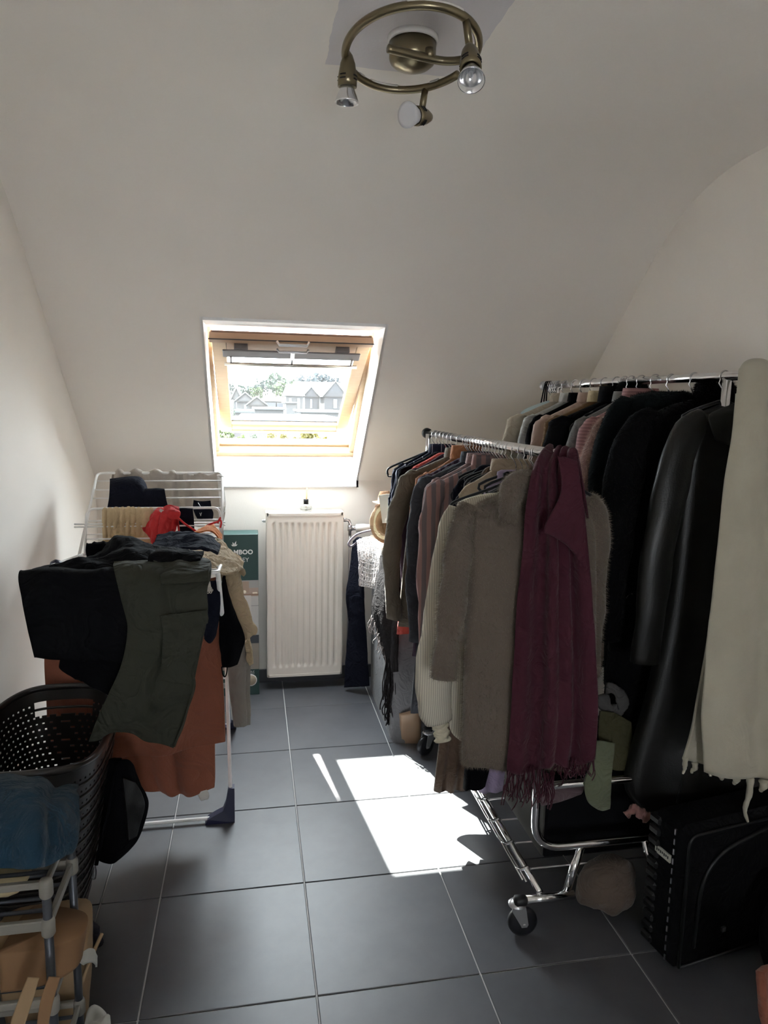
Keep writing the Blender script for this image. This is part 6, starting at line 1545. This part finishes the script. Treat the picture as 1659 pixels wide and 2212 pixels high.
# ------------------------------------------------------------------ outside, seen through the roof window
GZ = -5.2
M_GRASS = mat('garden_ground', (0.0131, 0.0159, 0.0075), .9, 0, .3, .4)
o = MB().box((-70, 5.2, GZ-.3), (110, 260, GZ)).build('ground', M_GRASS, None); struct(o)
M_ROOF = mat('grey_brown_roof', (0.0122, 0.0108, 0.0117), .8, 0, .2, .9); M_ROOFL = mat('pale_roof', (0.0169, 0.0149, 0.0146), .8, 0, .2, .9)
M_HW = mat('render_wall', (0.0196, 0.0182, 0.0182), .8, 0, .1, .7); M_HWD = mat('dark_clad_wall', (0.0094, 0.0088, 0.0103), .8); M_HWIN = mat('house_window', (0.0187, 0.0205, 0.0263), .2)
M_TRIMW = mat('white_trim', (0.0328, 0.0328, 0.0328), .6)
GH = 'houses across the gardens'
def house(label, pxc, Y, w, d, eave_px, ridge_px, mr, mw, base=GZ, gable_front=False, wins=3, chimney=False, mw2=None):
    c = K(pxc, 870, Y); x0, x1 = c[0]-w/2, c[0]+w/2
    ze, zr = K(pxc, eave_px, Y)[2], K(pxc, ridge_px, Y)[2]
    h = thing('house', label, 'house', (c[0], Y, base), GH)
    MB().box((x0, Y, base), (x1, Y+d, ze)).build('wall', mw, h)
    ov = .25
    if gable_front:
        v = [(x0-ov, Y-ov, ze-.1), (x1+ov, Y-ov, ze-.1), (c[0], Y-ov, zr), (x0-ov, Y+d, ze-.1), (x1+ov, Y+d, ze-.1), (c[0], Y+d, zr)]
        MB().add(v, [(0, 2, 5, 3), (1, 4, 5, 2), (0, 3, 4, 1), (3, 5, 4), (0, 1, 2)], False).build('roof', mr, h)
        v = [(x0+.1, Y-ov-.05, ze), (x1-.1, Y-ov-.05, ze), (c[0], Y-ov-.05, zr-.35), (x0+.1, Y-ov+.02, ze), (x1-.1, Y-ov+.02, ze), (c[0], Y-ov+.02, zr-.35)]
        MB().add(v, [(0, 1, 2), (3, 5, 4), (0, 3, 4, 1), (1, 4, 5, 2), (2, 5, 3, 0)], False).build('gable', mw2 or mw, h)
        q = MB().tube([(x0-ov, Y-ov-.1, ze-.1), (c[0], Y-ov-.1, zr), (x1+ov, Y-ov-.1, ze-.1)], .09, 5); q.build('barge_board', M_TRIMW, h)
    else:
        v = [(x0-ov, Y-ov, ze-.1), (x1+ov, Y-ov, ze-.1), (x1-w*.06, Y+d/2, zr), (x0+w*.06, Y+d/2, zr), (x0-ov, Y+d, ze-.1), (x1+ov, Y+d, ze-.1)]
        MB().add(v, [(0, 1, 2, 3), (5, 4, 3, 2), (0, 3, 4), (1, 5, 2), (0, 4, 5, 1)], False).build('roof', mr, h)
    for k in range(wins):
        xx = x0+w*(k+.5)/wins
        f = MB().box((xx-w*.09, Y-.08, ze-1.5), (xx+w*.09, Y+.02, ze-.35)).build('window', M_TRIMW, h)
        MB().box((xx-w*.075, Y-.10, ze-1.42), (xx+w*.075, Y-.05, ze-.43)).build('pane', M_HWIN, f)
    if chimney:
        MB().box((c[0]+w*.22, Y+d*.4, zr-.8), (c[0]+w*.22+.7, Y+d*.4+.7, zr+.9)).build('chimney', M_HWD, h)
    return h
def ww(px, Y): return px*Y/1526*1.03
house('large hip roofed house at the right of the view through the pane', 690, 97, ww(112, 97), 9, 856, 823, M_ROOFL, M_HW, wins=4)
house('dark gabled house wing at the far right of the view', 724, 88, ww(44, 88), 7, 856, 824, M_ROOF, M_HWD, gable_front=True, wins=1, mw2=M_HWD)
house('dark gabled wing left of the white dormer', 672, 89, ww(26, 89), 5, 856, 836, M_ROOF, M_HWD, gable_front=True, wins=1, mw2=M_HWD)
house('small grey roofed house in the middle of the view', 636, 78, ww(34, 78), 5, 853, 832, M_ROOF, M_HW, wins=2)
house('pale gabled house at the left of the view', 530, 72, ww(34, 72), 8, 866, 848, M_ROOFL, M_HW, gable_front=True, wins=1)
house('lower pale gabled house beside a row of sheds', 555, 62, ww(32, 62), 7, 874, 857, M_ROOFL, M_HW, gable_front=True, wins=1)
house('tall narrow house with steep roof at the left edge of the view', 511, 90, ww(14, 84), 6, 862, 838, M_ROOFL, M_HW, gable_front=True, wins=1)
house('long low terrace behind the sheds', 620, 114, ww(130, 114), 6, 866, 858, M_ROOF, M_HW, wins=6)
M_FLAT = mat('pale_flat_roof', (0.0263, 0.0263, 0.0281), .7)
def shed(label, l, r, t, b, Y, m):
    a, e = K(l, t, Y), K(r, b, Y)
    s_ = thing('shed', label, 'shed', ((a[0]+e[0])/2, Y, GZ))
    MB().box((a[0], Y, GZ), (e[0], Y+6, a[2]-.12)).build('wall', M_HW, s_); MB().box((a[0]-.1, Y-.2, a[2]-.14), (e[0]+.1, Y+6.1, a[2]), bev=.03).build('roof', m, s_)
shed('low pale flat roofed garage row in the middle gardens', 548, 612, 880, 892, 44, M_FLAT)
shed('grey flat roofed shed at the left gardens', 508, 546, 886, 900, 36, mat('grey_roofing', (0.0149, 0.0169, 0.0205), .7))
shed('long pale flat roofed shed at the right gardens', 650, 738, 886, 895, 40, M_FLAT)
shed('pale boxy shed below the long terrace', 618, 640, 868, 885, 58, M_HW)
shed('nearest pale flat roof just below the pane', 520, 730, 899, 912, 26, M_FLAT)
def leaf_mat(name, c):
    return mat(name, c, .7, 0, .4, 3.0, trans=.25)
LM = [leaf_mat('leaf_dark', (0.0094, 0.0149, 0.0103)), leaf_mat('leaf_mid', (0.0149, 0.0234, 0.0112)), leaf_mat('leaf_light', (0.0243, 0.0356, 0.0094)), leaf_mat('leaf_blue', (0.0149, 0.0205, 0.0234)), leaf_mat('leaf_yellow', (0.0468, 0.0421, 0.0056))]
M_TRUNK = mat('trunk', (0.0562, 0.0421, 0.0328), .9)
def tree(label, px, py, Y, rx_px, rz_px, m, base=GZ, group='trees beyond the gardens', name='tree', cat='tree', n=420, seed=1):
    c = K(px, py, Y); k = Y/1526; rx, rz = rx_px*k, rz_px*k
    t = thing(name, label, cat, (c[0], Y, base), group)
    r = np.random.RandomState(seed)
    # leaf clumps: small tilted quads filling an uneven crown
    d = r.randn(n, 3); d /= np.linalg.norm(d, axis=1)[:, None]; rad = r.rand(n)**.4
    bump = 1+.22*np.sin(d[:, 0]*5+seed)+.18*np.sin(d[:, 2]*6+seed*2)
    p = c+d*(rad*bump)[:, None]*np.array([rx, rx, rz])
    s_ = rx*.16*(.6+r.rand(n)*.8)
    a = r.randn(n, 3); a /= np.linalg.norm(a, axis=1)[:, None]; b = np.cross(a, r.randn(n, 3)); b /= np.linalg.norm(b, axis=1)[:, None]
    V = np.stack([p-a*s_[:, None], p-b*s_[:, None]*.7, p+a*s_[:, None], p+b*s_[:, None]*.7], 1).reshape(-1, 3)
    MB().add(V, [(4*i, 4*i+1, 4*i+2, 4*i+3) for i in range(n)], False).build('foliage', m, t, fix=False)
    MB().tube([(c[0], Y, base), (c[0]+rx*.04, Y, c[2]-rz*.3), (c[0], Y, c[2]+rz*.3)], [rx*.10, rx*.07, rx*.02], 8).build('trunk', M_TRUNK, t)
for i, a in enumerate(((596, 828, 150, 24, 20, 1, 'broad mid green tree at the centre of the skyline'), (610, 838, 120, 22, 14, 2, 'yellow green bushy tree before the skyline trees'), (566, 836, 155, 16, 18, 0, 'dark tree left of the broad skyline tree'), (540, 846, 130, 22, 12, 0, 'low dark tree behind the left gabled houses'), (556, 848, 105, 14, 12, 2, 'bright light green round tree between left houses'), (499, 838, 140, 10, 13, 0, 'dark rounded tree at the left edge of the pane'), (650, 824, 160, 14, 12, 3, 'bluish distant tree left of the big roof'), (690, 820, 175, 22, 16, 3, 'tall bluish distant tree behind the big roof'), (672, 826, 170, 14, 12, 3, 'small bluish distant tree beside the tallest one'), (720, 824, 180, 14, 9, 3, 'low bluish distant tree at the right of the skyline'), (630, 832, 145, 16, 13, 1, 'mid green tree right of the broad one'))):
    px, py, Y, rx, rz, mi, lb = a
    tree(lb, px, py, Y, rx, rz, LM[mi], seed=i+2)
GBU = 'bushes below the window'
for i, a in enumerate(((486, 942, 16, 20, 20, 2, 'bright green conifer at the left of the lower gap'), (502, 905, 22, 9, 26, 1, 'narrow green shrub at the lower left of the pane'), (585, 950, 15, 11, 22, 4, 'yellow green shrub left of centre in the lower gap'), (612, 954, 15.5, 11, 18, 4, 'yellow shrub at the centre of the lower gap'), (668, 944, 14, 20, 20, 4, 'yellow bush before the dark fence in the lower gap'), (700, 956, 13.5, 18, 14, 4, 'low yellow bush right of the dark fence'), (520, 954, 17, 18, 12, 2, 'pale low bush beside the conifer'), (548, 956, 18, 16, 12, 1, 'low green bush in the middle of the lower gap'), (640, 958, 15, 16, 12, 4, 'yellow green bush between the yellow shrub and the yellow bush'), (565, 960, 16.5, 13, 12, 2, 'pale green bush beside the yellow green shrub'))):
    px, py, Y, rx, rz, mi, lb = a
    tree(lb, px, py, Y, rx, rz, LM[mi], seed=i+32, group=GBU, name='bush', cat='bush', n=800)
fn = thing('fence', 'dark panel fence behind the yellow bushes', 'fence', tuple(K(695, 950, 20)))
a, b = K(680, 930, 20), K(712, 930, 20)
for k in range(6):
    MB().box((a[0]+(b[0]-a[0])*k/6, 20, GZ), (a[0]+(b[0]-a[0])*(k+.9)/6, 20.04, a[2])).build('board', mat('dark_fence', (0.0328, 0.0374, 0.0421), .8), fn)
bh = thing('brick_house', 'red brick house wall with a white door frame at the right of the lower gap', 'house', tuple(K(740, 945, 13)))
a, b = K(727, 918, 13), K(800, 918, 13)
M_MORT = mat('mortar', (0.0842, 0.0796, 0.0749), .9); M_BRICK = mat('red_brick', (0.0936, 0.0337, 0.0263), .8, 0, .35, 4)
MB().box((a[0], 13.02, GZ), (b[0], 16, a[2])).build('wall', M_MORT, bh)
bme = MB().box((-.105, -.02, -.030), (0.0983, 0.0281, 0.0281)).mesh('brick'); bme.materials.append(M_BRICK)
nb_ = 0
for r_ in range(9):
    for c_ in range(7):
        x_ = a[0]+.11+(c_+.5*(r_ % 2))*.222; z_ = K(740, 968, 13)[2]+r_*.072-.05
        if x_ < b[0]-.1 and z_ < a[2]-.03:
            o = bme and bpy.data.objects.new('brick', bme); o.location = (x_, 13.02, z_); o.parent = bh; o.matrix_parent_inverse = Matrix.Translation(-Vector(bh.location)); COL.objects.link(o)
a2 = K(708, 925, 13.2); b2 = K(727, 925, 13.2)
MB().box((a2[0], 13.1, GZ), (b2[0], 13.3, a2[2])).build('door_frame', M_TRIMW, bh)
MB().box(((a2[0]+b2[0])/2-.01, 13.07, GZ), ((a2[0]+b2[0])/2+.01, 13.12, a2[2]-.05)).build('door_joint', M_HWIN, bh)
